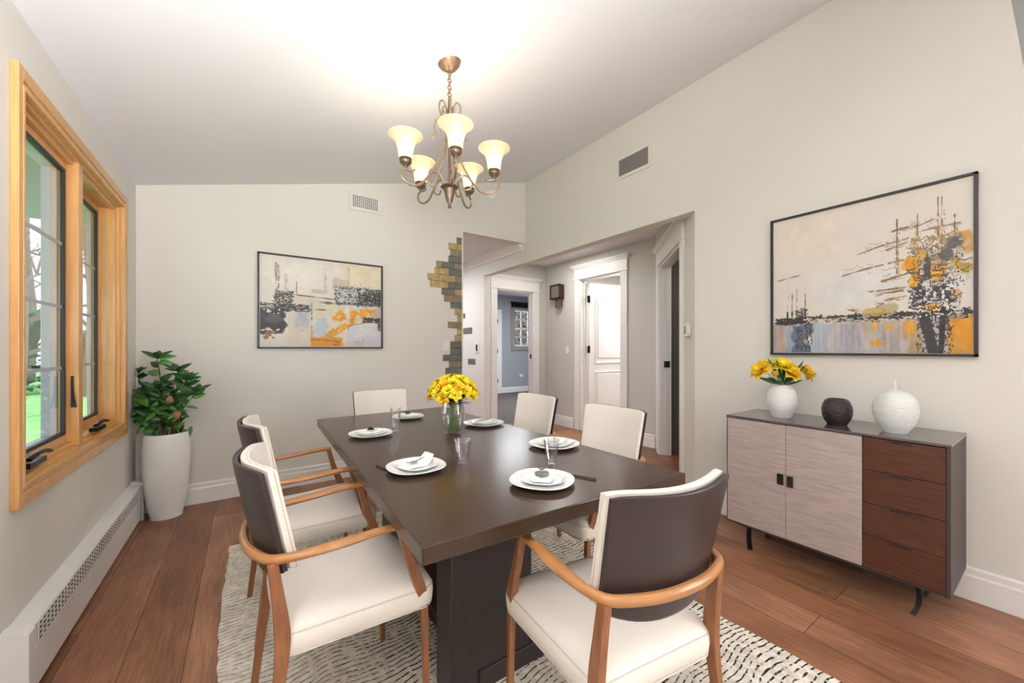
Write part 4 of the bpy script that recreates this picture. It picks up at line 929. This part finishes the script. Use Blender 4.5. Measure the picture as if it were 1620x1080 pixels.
def dist(x, y): return x*math.sin(.6036)+y*math.cos(.6036)
# vase 1
vx = 2.64; vy = onside(1237, vx); k1 = dist(vx, vy)/610.32
v1 = tag(empty('flower_vase', (vx, vy, STOP)), 'round white textured vase holding yellow flowers on the sideboard left end', 'vase')
r = 24.5*k1/1.2; H1 = 50*k1
prof = [(0, 0), (r*.55, 0), (r*.62, .004), (r*.85, H1*.2), (r*.99, H1*.42), (r, H1*.55), (r*.92, H1*.76), (r*.72, H1*.91), (r*.5, H1), (r*.46, H1), (r*.5, H1*.93), (r*.3, H1*.7), (0, H1*.65)]
m = MB(); m.lathe([tuple(p)[:2] for p in [(q.x, q.y) for q in spline([(a, b, 0) for a, b in prof], 3)] if p[0] >= 0], seg=36); m.build('vase_body', 'ceramicwhite', v1)
V1TOP = (vx, vy, STOP+H1); V1K = k1
# vase 2
vx = 2.62; vy = onside(1324, vx); k2 = dist(vx, vy)/610.32
r = 25*k2/1.28; H1 = 41*k2
v2 = tag(empty('ceramic_vase', (vx, vy, STOP)), 'squat glossy black hammered vase in the middle of the sideboard', 'vase')
prof = [(0, 0), (r*.55, 0), (r*.65, .004), (r*.9, H1*.25), (r, H1*.5), (r*.96, H1*.72), (r*.78, H1*.92), (r*.6, H1*.99), (r*.54, H1*.97), (r*.55, H1*.85), (r*.4, H1*.6), (0, H1*.55)]
m = MB(); m.lathe([(max(0, q.x), q.y) for q in spline([(a, b, 0) for a, b in prof], 3)], seg=36); m.build('vase_body', 'ceramicblack', v2)
# vase 3
vx = 2.62; vy = onside(1416, vx); k3 = dist(vx, vy)/610.32
r = 37*k3/1.37; H1 = 66*k3
v3 = tag(empty('ceramic_vase', (vx, vy, STOP)), 'large white ribbed vase with a tiny neck at the right of the sideboard', 'vase')
prof = [(0, 0), (r*.5, 0), (r*.56, .004), (r*.82, H1*.2), (r*.98, H1*.42), (r, H1*.56), (r*.9, H1*.78), (r*.6, H1*.93), (r*.25, H1*.99), (r*.09, H1*1.02), (r*.06, H1*1.04), (r*.055, H1*1.24), (r*.03, H1*1.24), (r*.02, H1*1.0), (0, H1*.99)]
pp = spline([(a, b, 0) for a, b in prof], 16)
m = MB(); m.lathe([(max(0, q.x*(1+(.011*math.sin(q.y*560) if .1*H1 < q.y < .85*H1 else 0))), q.y) for q in pp], seg=40); m.build('vase_body', 'ribbed', v3)

# ------------------------------------------------------------------ flowers
def make_flower(name, stem_pts, head, size, seed, mt='yellow', tulip=False):
    r = random.Random(seed); root = empty(name, stem_pts[0]); o0 = Vector(stem_pts[0])
    m = MB(); m.tube(spline([Vector(p)-o0 for p in stem_pts], 4), .0016, 5); m.build('stem', 'stem', root)
    hd = Vector(head).normalized(); c = Vector(stem_pts[-1])-o0; m = MB()
    sd = hd.cross(Vector((.3, .2, 1))).normalized(); s2 = hd.cross(sd)
    rings = ((5, .35, .75), (6, .8, 1.0), (6, 1.35, 1.05)) if not tulip else ((4, .15, 1.0), (5, .3, 1.05))
    for n, op, ln in rings:
        for k in range(n):
            a = 2*PI*k/n+r.uniform(-.25, .25)+op*2; rad = sd*math.cos(a)+s2*math.sin(a)
            d = (hd*math.cos(op)+rad*math.sin(op)).normalized()
            m.leaf(c-hd*size*.1+rad*size*.08, d, size*ln*r.uniform(.9, 1.1), size*.92, bend=.18 if not tulip else -.25, nrm=hd if op > .5 else -rad, fold=.35)
    m.build('petals', mt, root, solid=.0006)
    return root
# centre bouquet in glass vase
VX, VY = .915, 1.885; kk = dist(VX, VY)/610.32
gv = tag(empty('glass_vase', (VX, VY, TZ)), 'clear tapered glass vase of yellow flowers in the middle of the table', 'vase')
R_, H_ = 19*kk, 60*kk
prof = [(0, 0), (R_*.52, 0), (R_*.60, .004), (R_*.85, H_*.22), (R_*.99, H_*.45), (R_*.97, H_*.62), (R_*.84, H_*.85), (R_*.78, H_), (R_*.74, H_), (R_*.80, H_*.85), (R_*.93, H_*.62), (R_*.95, H_*.45), (R_*.8, H_*.22), (R_*.5, .014), (0, .012)]
m = MB(); m.lathe([(max(0, q.x), max(0, q.y)) for q in spline([(a, b, 0) for a, b in prof], 3)], seg=32); m.build('vase_body', 'vaseglass', gv)
rr = random.Random(21)
top = TZ+H_
heads = []
for k in range(34):
    g = (k+.5)/34; ph = math.acos(1-g*1.02) if g < 1 else 1.5; a = k*2.39996
    R0 = .118
    hx, hy_, hz = math.sin(ph)*math.cos(a), math.sin(ph)*math.sin(a), math.cos(ph)
    heads.append((hx, hy_, hz))
for k, (hx, hy_, hz) in enumerate(heads):
    p = Vector((VX+hx*.115, VY+hy_*.115, top+.008+hz*.095)); a = math.atan2(hy_, hx)+2.6
    bs = Vector((VX+R_*.46*math.cos(a), VY+R_*.46*math.sin(a), TZ+.016+.01*rr.random())); mid = Vector((VX+hx*R_*.45, VY+hy_*R_*.45, top-.03))
    f = make_flower('yellow_flower', [bs, (bs+mid)/2+Vector((rr.uniform(-.004, .004), rr.uniform(-.004, .004), 0)), mid, p], (hx, hy_, hz+.35), .036, k, 'yellow' if k % 3 else 'amber')
    tag(f, 'yellow flower on a green stem in the glass vase on the table', 'flower', 'yellow flowers in the glass vase')
m = MB()
for k in range(26):
    a = rr.uniform(0, 2*PI); b = Vector((VX+.03*math.cos(a), VY+.03*math.sin(a), top-.04)); d = Vector((math.cos(a)*.7, math.sin(a)*.7, rr.uniform(.3, 1.2)))
    m.leaf(b, d, rr.uniform(.07, .12), .024, bend=.3)
tag(m.build('bouquet_foliage', 'leaf', solid=.0005), 'dark green leaves tucked among the yellow flowers in the glass vase', 'foliage')
# sideboard flowers: individual heads by photo offsets (dx px right, dy px up from vase mouth)
sdv = Vector((math.cos(.6036), -math.sin(.6036), 0)); fwd = Vector((math.sin(.6036), math.cos(.6036), 0)); mouth = Vector(V1TOP)
fl = [(-33, 24, 0, 10.5, 'large yellow flower at the far left of the sideboard bouquet'), (-24, 30, 8, 9.5, 'yellow flower just above the leftmost one in the sideboard bouquet'), (-17, 17, -10, 7, 'small closed yellow tulip low on the left of the sideboard bouquet'),
      (-2, 30, -4, 12, 'large yellow flower at the top middle of the sideboard bouquet'), (6, 20, -12, 10, 'yellow flower low in the middle of the sideboard bouquet'), (17, 26, 2, 9, 'yellow flower right of the middle one in the sideboard bouquet'), (38, 20, 0, 9.5, 'yellow flower at the far right of the sideboard bouquet')]
for k, (dx, dy, dd, sz, lab) in enumerate(fl):
    p = mouth+sdv*dx*V1K+Vector((0, 0, dy*V1K))+fwd*dd*V1K
    bs = mouth-Vector((0, 0, .02)); mid = mouth+(p-mouth)*.35+Vector((0, 0, .008))
    f = make_flower('yellow_flower', [bs, mid, p], (p-mouth)*.6-fwd*.02, sz*V1K*1.5, 60+k, 'yellow' if k % 2 else 'amber', tulip=(k == 2))
    tag(f, lab, 'flower', 'yellow flowers in the sideboard vase')
m = MB(); rr = random.Random(3)
for dx, dy, ln in ((-22, 38, 30), (-8, 36, 26), (6, 40, 30), (22, 34, 26), (30, 28, 22), (-10, 12, 20), (8, 12, 22), (14, 8, 22), (-4, 8, 20), (2, 14, 24), (36, 18, 20), (-30, 12, 20), (26, 8, 18), (-16, 10, 18), (18, 14, 24), (10, 34, 22)):
    d = sdv*dx+Vector((0, 0, dy))+fwd*rr.uniform(-14, 14); L_ = d.length*V1K
    m.leaf(mouth+Vector((0, 0, -.002))+d*V1K*.2, d, L_*.95, .016+.006*rr.random(), bend=.1, nrm=-fwd)
tag(m.build('bouquet_foliage', 'leaf', solid=.0005), 'dark pointed leaves of the sideboard bouquet', 'foliage')

# ------------------------------------------------------------------ place settings
def plate_mesh(mb, R, H, sq=.0, seg=48, rim=.35, ax=1.0):
    def fl(a, z): return 1+sq*math.cos(4*a)*-.5
    prof = [(0, .004), (R*.5, .004), (R*(1-rim*.6), H*.35), (R*.97, H*.88), (R, H), (R*.985, H+.002), (R*.95, H*.98), (R*(1-rim*.62), H*.5), (R*.52, .0075), (0, .0075)]
    prof = [(R*.48, 0)]+[(R*.48+.004, .0)]+prof[1:]
    prof = [(0, .0005), (R*.46, .0), (R*.5, .003), (R*(1-rim*.6), H*.35), (R*.97, H*.86), (R, H), (R*.985, H+.0015), (R*.95, H*.97), (R*(1-rim*.62), H*.52), (R*.5, .007), (0, .007)]
    mb.lathe(prof, seg=seg, flute=fl)
def make_setting(x, y, rz, R, kind, lbls, bowl=True):
    """lbls: position phrase"""
    z = TZ+.0003
    p = empty('dinner_plate', (x, y, z), rz); m = MB(); plate_mesh(m, R, .016, .05); m.build('plate_body', 'porcelain', p); tag(p, 'large white dinner plate '+lbls, 'plate', 'dinner plates on the table')
    p = empty('side_plate', (x+.004, y, z+.0078), rz+.2); m = MB(); plate_mesh(m, R*.70, .013, .08, rim=.3); m.build('plate_body', 'porcelain', p); tag(p, 'smaller white plate on the dinner plate '+lbls, 'plate', 'small plates stacked on the dinner plates')
    # folded napkin
    m = MB(); NX, NY = 14, 8; grid = []
    for layer in (0, 1):
        g = []
        for j in range(NY+1):
            row = []
            for i in range(NX+1):
                u, v = -1+2*i/NX, -1+2*j/NY
                hx, hy_ = R*.60*u*(1-.10*v*v), R*.34*v*(1-.25*u*u)
                lift = .026*max(0, u-.35)**1.6*2.2 if kind == 'tip' else .006*u*u
                zz = .0145+layer*.008*(1-.6*max(abs(u), abs(v))**4)+lift+.0012*math.sin(5*u+3*v)
                row.append(m.bm.verts.new((hx, hy_, zz)))
            g.append(row)
        grid.append(g)
    for l, g in enumerate(grid):
        for j in range(NY):
            for i in range(NX): m.face([g[j][i], g[j][i+1], g[j+1][i+1], g[j+1][i]])
    a, b = grid
    for i in range(NX): m.face([a[0][i], a[0][i+1], b[0][i+1], b[0][i]]); m.face([a[NY][i], b[NY][i], b[NY][i+1], a[NY][i+1]])
    for j in range(NY): m.face([a[j][0], b[j][0], b[j+1][0], a[j+1][0]]); m.face([a[j][NX], a[j+1][NX], b[j+1][NX], b[j][NX]])
    o = m.build('folded_napkin', 'napkin', loc=(x, y, z+.0035)); o.rotation_euler = (0, 0, rz+.25); tag(o, 'folded white napkin lying '+lbls.replace('plate', 'setting'), 'napkin', 'napkins on the plates')
    zt_ = z+.028
    if kind in ('tip', 'fork'):
        f = tag(empty('fork', (x, y, zt_), rz+.6), 'silver fork resting '+lbls, 'fork', 'forks on the napkins')
        m = MB(); m.tube([(-.005, 0, .004), (R*.55, 0, .006)], .0022, 6); m.build('fork_handle', 'steel', f)
        m = MB(); m.box(-.022, -.004, -.010, .010, .003, .005)
        for k in range(4): m.tube(spline([(-.02, -.0085+.0057*k, .004), (-.035, -.0085+.0057*k, .005), (-.052, -.0085+.0057*k, .012)], 3), .0013, 5)
        m.build('fork_head', 'steel', f)
    elif kind == 'ring':
        m = MB(); R2 = .018
        for k in range(7):
            a0 = 2*PI*k/7; m.tube([(R2*.9*math.cos(a0+q)*(.55+.45*math.cos(q*1.5)), R2*1.1*math.sin(a0+q)*(.55+.45*math.cos(q*1.5)), .004+.008*math.sin(q+k)**2) for q in np.linspace(0, 2.2, 8)], .0024, 5)
        o = m.build('napkin_ring', 'black', loc=(x, y, zt_)); tag(o, 'dark woven napkin ring on the napkin '+lbls, 'napkin ring', 'napkin rings')
    elif kind == 'sprig':
        m = MB(); m.tube([(-.05, 0, .003), (.05, .005, .004)], .0015, 5)
        for k in range(9):
            s1 = 1 if k % 2 else -1; m.leaf((-.04+.01*k, 0, .004), (.6, s1, .25), .024, .01)
        o = m.build('herb_sprig', 'leaf2', loc=(x, y, zt_)); o.rotation_euler = (0, 0, rz); tag(o, 'green herb sprig on the napkin '+lbls, 'sprig', 'herb sprigs')
    elif kind == 'berry':
        m = MB(); m.prism([(0, -.030), (.024, -.008), (.024, .010), (.010, .018), (0, .013), (-.010, .018), (-.024, .010), (-.024, -.008)], 2, 0, .010)
        for k in range(4): m.leaf((0, .014, .009), (math.cos(k*1.3), math.sin(k*1.3)+.6, .8), .026, .009)
        o = m.build('napkin_ornament', 'stone_grey', loc=(x, y, zt_), bevel=.004); o.rotation_euler = (0, 0, -.6); tag(o, 'dark heart-shaped leaf ornament on the napkin '+lbls, 'ornament')
make_setting(.535, 1.42, .0, .112, 'tip', 'at the near left place')
make_setting(.545, 2.11, .1, .112, 'ring', 'at the far left place beside the narrow glass')
make_setting(.885, 2.50, 1.4, .105, 'ring', 'at the far end place of the table')
make_setting(1.185, 2.02, .3, .12, 'sprig', 'at the far right place beside the flowers')
make_setting(1.20, 1.39, .2, .118, 'fork', 'at the near right place behind the fluted glass')
make_setting(.835, 1.03, .6, .112, 'berry', 'at the near end, closest to the viewer')
m = MB(); m.tube([(.42, 1.545, TZ+.004), (.455, 1.43, TZ+.004)], .003, 6); tag(m.build('table_knife', 'blackmat'), 'thin dark knife sticking out from under the near left plate', 'knife')
m = MB(); m.tube([(.97, 1.03, TZ+.004), (1.01, .945, TZ+.004)], .003, 6); tag(m.build('table_knife', 'blackmat'), 'thin dark knife lying right of the plate closest to the viewer', 'knife')
def tumbler(x, y, rt, rb_, H, lab, flute=0):
    t = tag(empty('drinking_glass', (x, y, TZ+.0003)), lab, 'glass', 'drinking glasses on the table')
    fl = (lambda a, z: 1+.05*math.cos(flute*a)) if flute else None
    prof = [(0, 0), (rb_*.9, 0), (rb_, .003), (rb_*1.12, H*.25), ((rb_+rt)/2*1.05, H*.5), (rt, H), (rt-.003, H), ((rb_+rt)/2*1.05-.003, H*.5), (rb_*.9, .014), (0, .012)]
    m = MB(); m.lathe([(max(0, q.x), max(0, q.y)) for q in spline([(a, b, 0) for a, b in prof], 2)], seg=40, flute=fl); m.build('glass_body', 'glassware', t)
tumbler(.722, 1.40, .036, .022, .088, 'stout clear tumbler in front of the flower vase')
tumbler(.69, 2.15, .028, .019, .125, 'tall narrow clear glass beside the far left plate')
tumbler(1.005, 1.18, .030, .014, .092, 'fluted clear glass between the two near right plates', 10)

# ------------------------------------------------------------------ CHANDELIER
CX, CY = .937, 1.975; CZ = zc(CX)
cl = tag(empty('chandelier', (CX, CY, CZ)), 'bronze chandelier with five glowing frosted bell shades above the table', 'chandelier')
def Z(z): return z-CZ
slope = math.atan((ZR-ZL)/(A+B))
m = MB(); m.lathe([(0, -.048), (.012, -.047), (.03, -.038), (.055, -.018), (.062, -.006), (.066, 0), (0, 0)], seg=32); o = m.build('ceiling_canopy', 'canopybronze', cl); o.rotation_euler = (0, -slope, 0)
m = MB(); n = 8; zt_, zb_ = CZ-.048, 2.60
for k in range(n):
    zc_ = zt_+(zb_-zt_)*(k+.5)/n; hl = (zt_-zb_)/n*.62; a = PI/2*(k % 2)
    m.tube([(.010*math.cos(q)*math.cos(a), .010*math.cos(q)*math.sin(a), Z(zc_)+hl*math.sin(q)) for q in np.linspace(0, 2*PI, 14)[:-1]], .0032, 6, closed=True)
m.build('chain', 'bronze', cl)
m = MB(); m.lathe([(0, Z(2.60)), (.006, Z(2.60)), (.009, Z(2.57)), (.012, Z(2.50)), (.03, Z(2.485)), (.034, Z(2.465)), (.02, Z(2.45)), (.008, Z(2.44)), (.008, Z(2.14)), (.02, Z(2.128)), (.048, Z(2.118)), (.050, Z(2.112)), (.034, Z(2.10)), (.026, Z(2.07)), (.018, Z(2.035)), (.008, Z(2.018)), (.007, Z(2.012)), (.011, Z(2.004)), (.007, Z(1.996)), (0, Z(1.994))], seg=28); m.build('centre_column', 'darkbronze', cl)
camdir = math.atan2(-CY, -CX)        # toward the camera
RA = .25; CUPZ = 2.155
for k in range(5):
    a = camdir+math.radians(7)+k*2*PI/5; ca, sa = math.cos(a), math.sin(a)
    def Pn(r_, z): return (r_*ca, r_*sa, Z(z))
    m = MB(); m.tube(spline([Pn(.03, 2.125), Pn(.055, 2.165), Pn(.095, 2.175), Pn(.135, 2.13), Pn(.175, 2.085), Pn(.225, 2.075), Pn(.268, 2.10), Pn(.272, 2.135), Pn(.25, 2.152), Pn(.22, 2.148), Pn(.20, 2.158)], 6), .0058, 8)
    arm = m.build('arm', 'bronze', cl)
    m = MB(); m.tube(spline([Pn(.018, 2.45), Pn(.03, 2.36), Pn(.07, 2.24), Pn(.125, 2.14), Pn(.118, 2.105), Pn(.085, 2.095), Pn(.07, 2.115)], 6), .0048, 8); m.build('scroll_rod', 'bronze', cl)
    m = MB(); m.tube(spline([Pn(.02, 2.455), Pn(.052, 2.50), Pn(.062, 2.555), Pn(.042, 2.585), Pn(.022, 2.555), Pn(.018, 2.50)], 6), .0046, 8)
    a2 = a+PI/5; c2_, s2_ = math.cos(a2), math.sin(a2)
    m.build('crown_loop', 'bronze', cl)
    m = MB(); m.tube(spline([(r_*c2_, r_*s2_, Z(z)) for r_, z in ((.02, 2.46), (.07, 2.50), (.085, 2.45), (.075, 2.41), (.09, 2.39), (.105, 2.41))], 6), .004, 8)
    if k in (1, 4, 3): m.build('crown_loop', 'bronze', cl)
    else: m.bm.free()
    m = MB(); m.lathe([(0, 0), (.008, 0), (.010, .008), (.022, .018), (.031, .030), (.031, .038), (.028, .042), (.033, .046), (.030, .052), (0, .052)], (RA*ca, RA*sa, Z(CUPZ)), 24); m.build('lamp_cup', 'darkbronze', arm)
    pr = [(.034, .048), (.037, .065), (.039, .085), (.043, .11), (.052, .135), (.068, .155), (.084, .166), (.088, .170), (.085, .171), (.066, .159), (.049, .138), (.040, .11), (.036, .085), (.034, .065), (.031, .05)]
    m = MB(); m.lathe([(q.x, q.y) for q in spline([(x, z, 0) for x, z in pr], 3)], (RA*ca, RA*sa, Z(CUPZ)), 32); sh = m.build('lamp_shade', 'shade', arm)
    m = MB(); m.lathe([(0, .055), (.010, .06), (.019, .08), (.022, .095), (.019, .11), (.01, .122), (0, .125)], (RA*ca, RA*sa, Z(CUPZ)), 16); m.build('bulb', 'shadecore', arm)
    l = bpy.data.lights.new('chandelier_bulb', 'POINT'); l.energy = 1.05; l.color = (1, .92, .82); l.shadow_soft_size = .04
    lo = bpy.data.objects.new('chandelier_bulb', l); COL.objects.link(lo); lo.location = (CX+RA*ca, CY+RA*sa, CUPZ+.150)

# ------------------------------------------------------------------ POTTED PLANT
px_, py_ = -.475, 3.73
pp_ = tag(empty('potted_plant', (px_, py_, 0)), 'green leafy plant in a tall white planter in the back left corner', 'potted plant')
HP = .60
prof = [(0, 0), (.086, 0), (.091, .006), (.107, .09), (.124, .22), (.135, .38), (.137, .48), (.132, .565), (.127, HP), (.116, HP), (.119, .56), (.114, .53), (0, .53)]
m = MB(); m.lathe([(max(0, q.x), max(0, q.y)) for q in spline([(a, b, 0) for a, b in prof], 3)], seg=48); m.build('planter', 'potwhite', pp_)
m = MB(); m.lathe([(0, .56), (.08, .562), (.118, .556), (.118, .54), (0, .54)], seg=24); m.build('soil', 'soil', pp_)
rr = random.Random(12)
side = Vector((math.cos(.6036), -math.sin(.6036), 0)); fw = Vector((math.sin(.6036), math.cos(.6036), 0)); kp = dist(px_, py_)/610.32
def PP(dx, dy, dd=0): return side*dx*kp+Vector((0, 0, HP+dy*kp))+fw*dd*kp
tips = [(-2, 118, -14), (-56, 92, 6), (26, 98, -10), (62, 66, -18), (-35, 60, 0), (8, 72, -24), (-12, 60, -20), (30, 48, -22), (-40, 34, -8), (40, 84, -12)]
sm = MB(); L1 = MB(); L2 = MB()
for i, (dx, dy, dd) in enumerate(tips):
    e = PP(dx, dy, dd); b0 = Vector((rr.uniform(-.04, .06), rr.uniform(-.05, .03), .55)); path = spline([b0, b0*.5+e*.5+Vector((0, 0, .03))-side*dx*kp*.12, e], 6)
    sm.tube(path, lambda q: .007*(1-.65*q), 6)
    n = len(path)
    for j in range(3, n):
        for _ in range((2 if j % 2 else 1) if j > n*.45 else (1 if j % 2 else 0)):
            p = path[j]; a = rr.uniform(0, 2*PI); d = Vector((math.cos(a), math.sin(a)-.25, rr.uniform(-.15, .9)))
            (L1 if rr.random() < .72 else L2).leaf(p, d, rr.uniform(.07, .115), rr.uniform(.034, .054), bend=rr.uniform(.0, .4), nrm=Vector((rr.uniform(-.6, .3), rr.uniform(-1.0, -.5), rr.uniform(0, .9))), fold=.2)
    for q in range(4): a = q*1.57+i; L1.leaf(path[-1], (math.cos(a)*.8, math.sin(a)*.8-.1, .7), .10, .045, bend=.2, nrm=(0, -.6, 1))
for k in range(62):   # full lower skirt of leaves
    dx, dy = rr.gauss(-4, 26), rr.uniform(6, 62); d = Vector((rr.uniform(-1, 1), rr.uniform(-1.2, .2), rr.uniform(-.7, .5)))
    (L2 if rr.random() < .5 else L1).leaf(PP(dx, dy, rr.uniform(-26, 8)), d, rr.uniform(.05, .085), rr.uniform(.022, .036), bend=.35, nrm=(0, -1, .6))
sm.tube(spline([(.03, -.02, .55), (.045, -.04, .66), (.02, -.03, .78)], 4), .016, 8); sm.tube(spline([(-.02, -.03, .55), (-.03, -.05, .64), (-.05, -.03, .76)], 4), .013, 8)
for q in (L1, L2, sm):
    for v in q.bm.verts:
        v.co.x = max(v.co.x, -A+.012+.002*math.sin(v.co.z*50)-px_) if (v.co.y+py_ > 3.56) else max(v.co.x, -A+.03-px_); v.co.y = min(v.co.y, D-.012-py_)
sm.build('stems', 'bark', pp_)
L1.build('dark_leaves', 'leaf', pp_, solid=.0006); L2.build('light_leaves', 'leaf2', pp_, solid=.0006)
m = MB(); m.leaf(PP(30, 50, -30), (.2, -.4, 1), .06, .045, nrm=(0, -1, 0)); m.leaf(PP(42, 40, -30), (.1, -.4, -1), .06, .045, nrm=(0, -1, 0)); m.build('brown_leaves', 'leafbrown', pp_, solid=.0006)
bpy.context.view_layer.update()
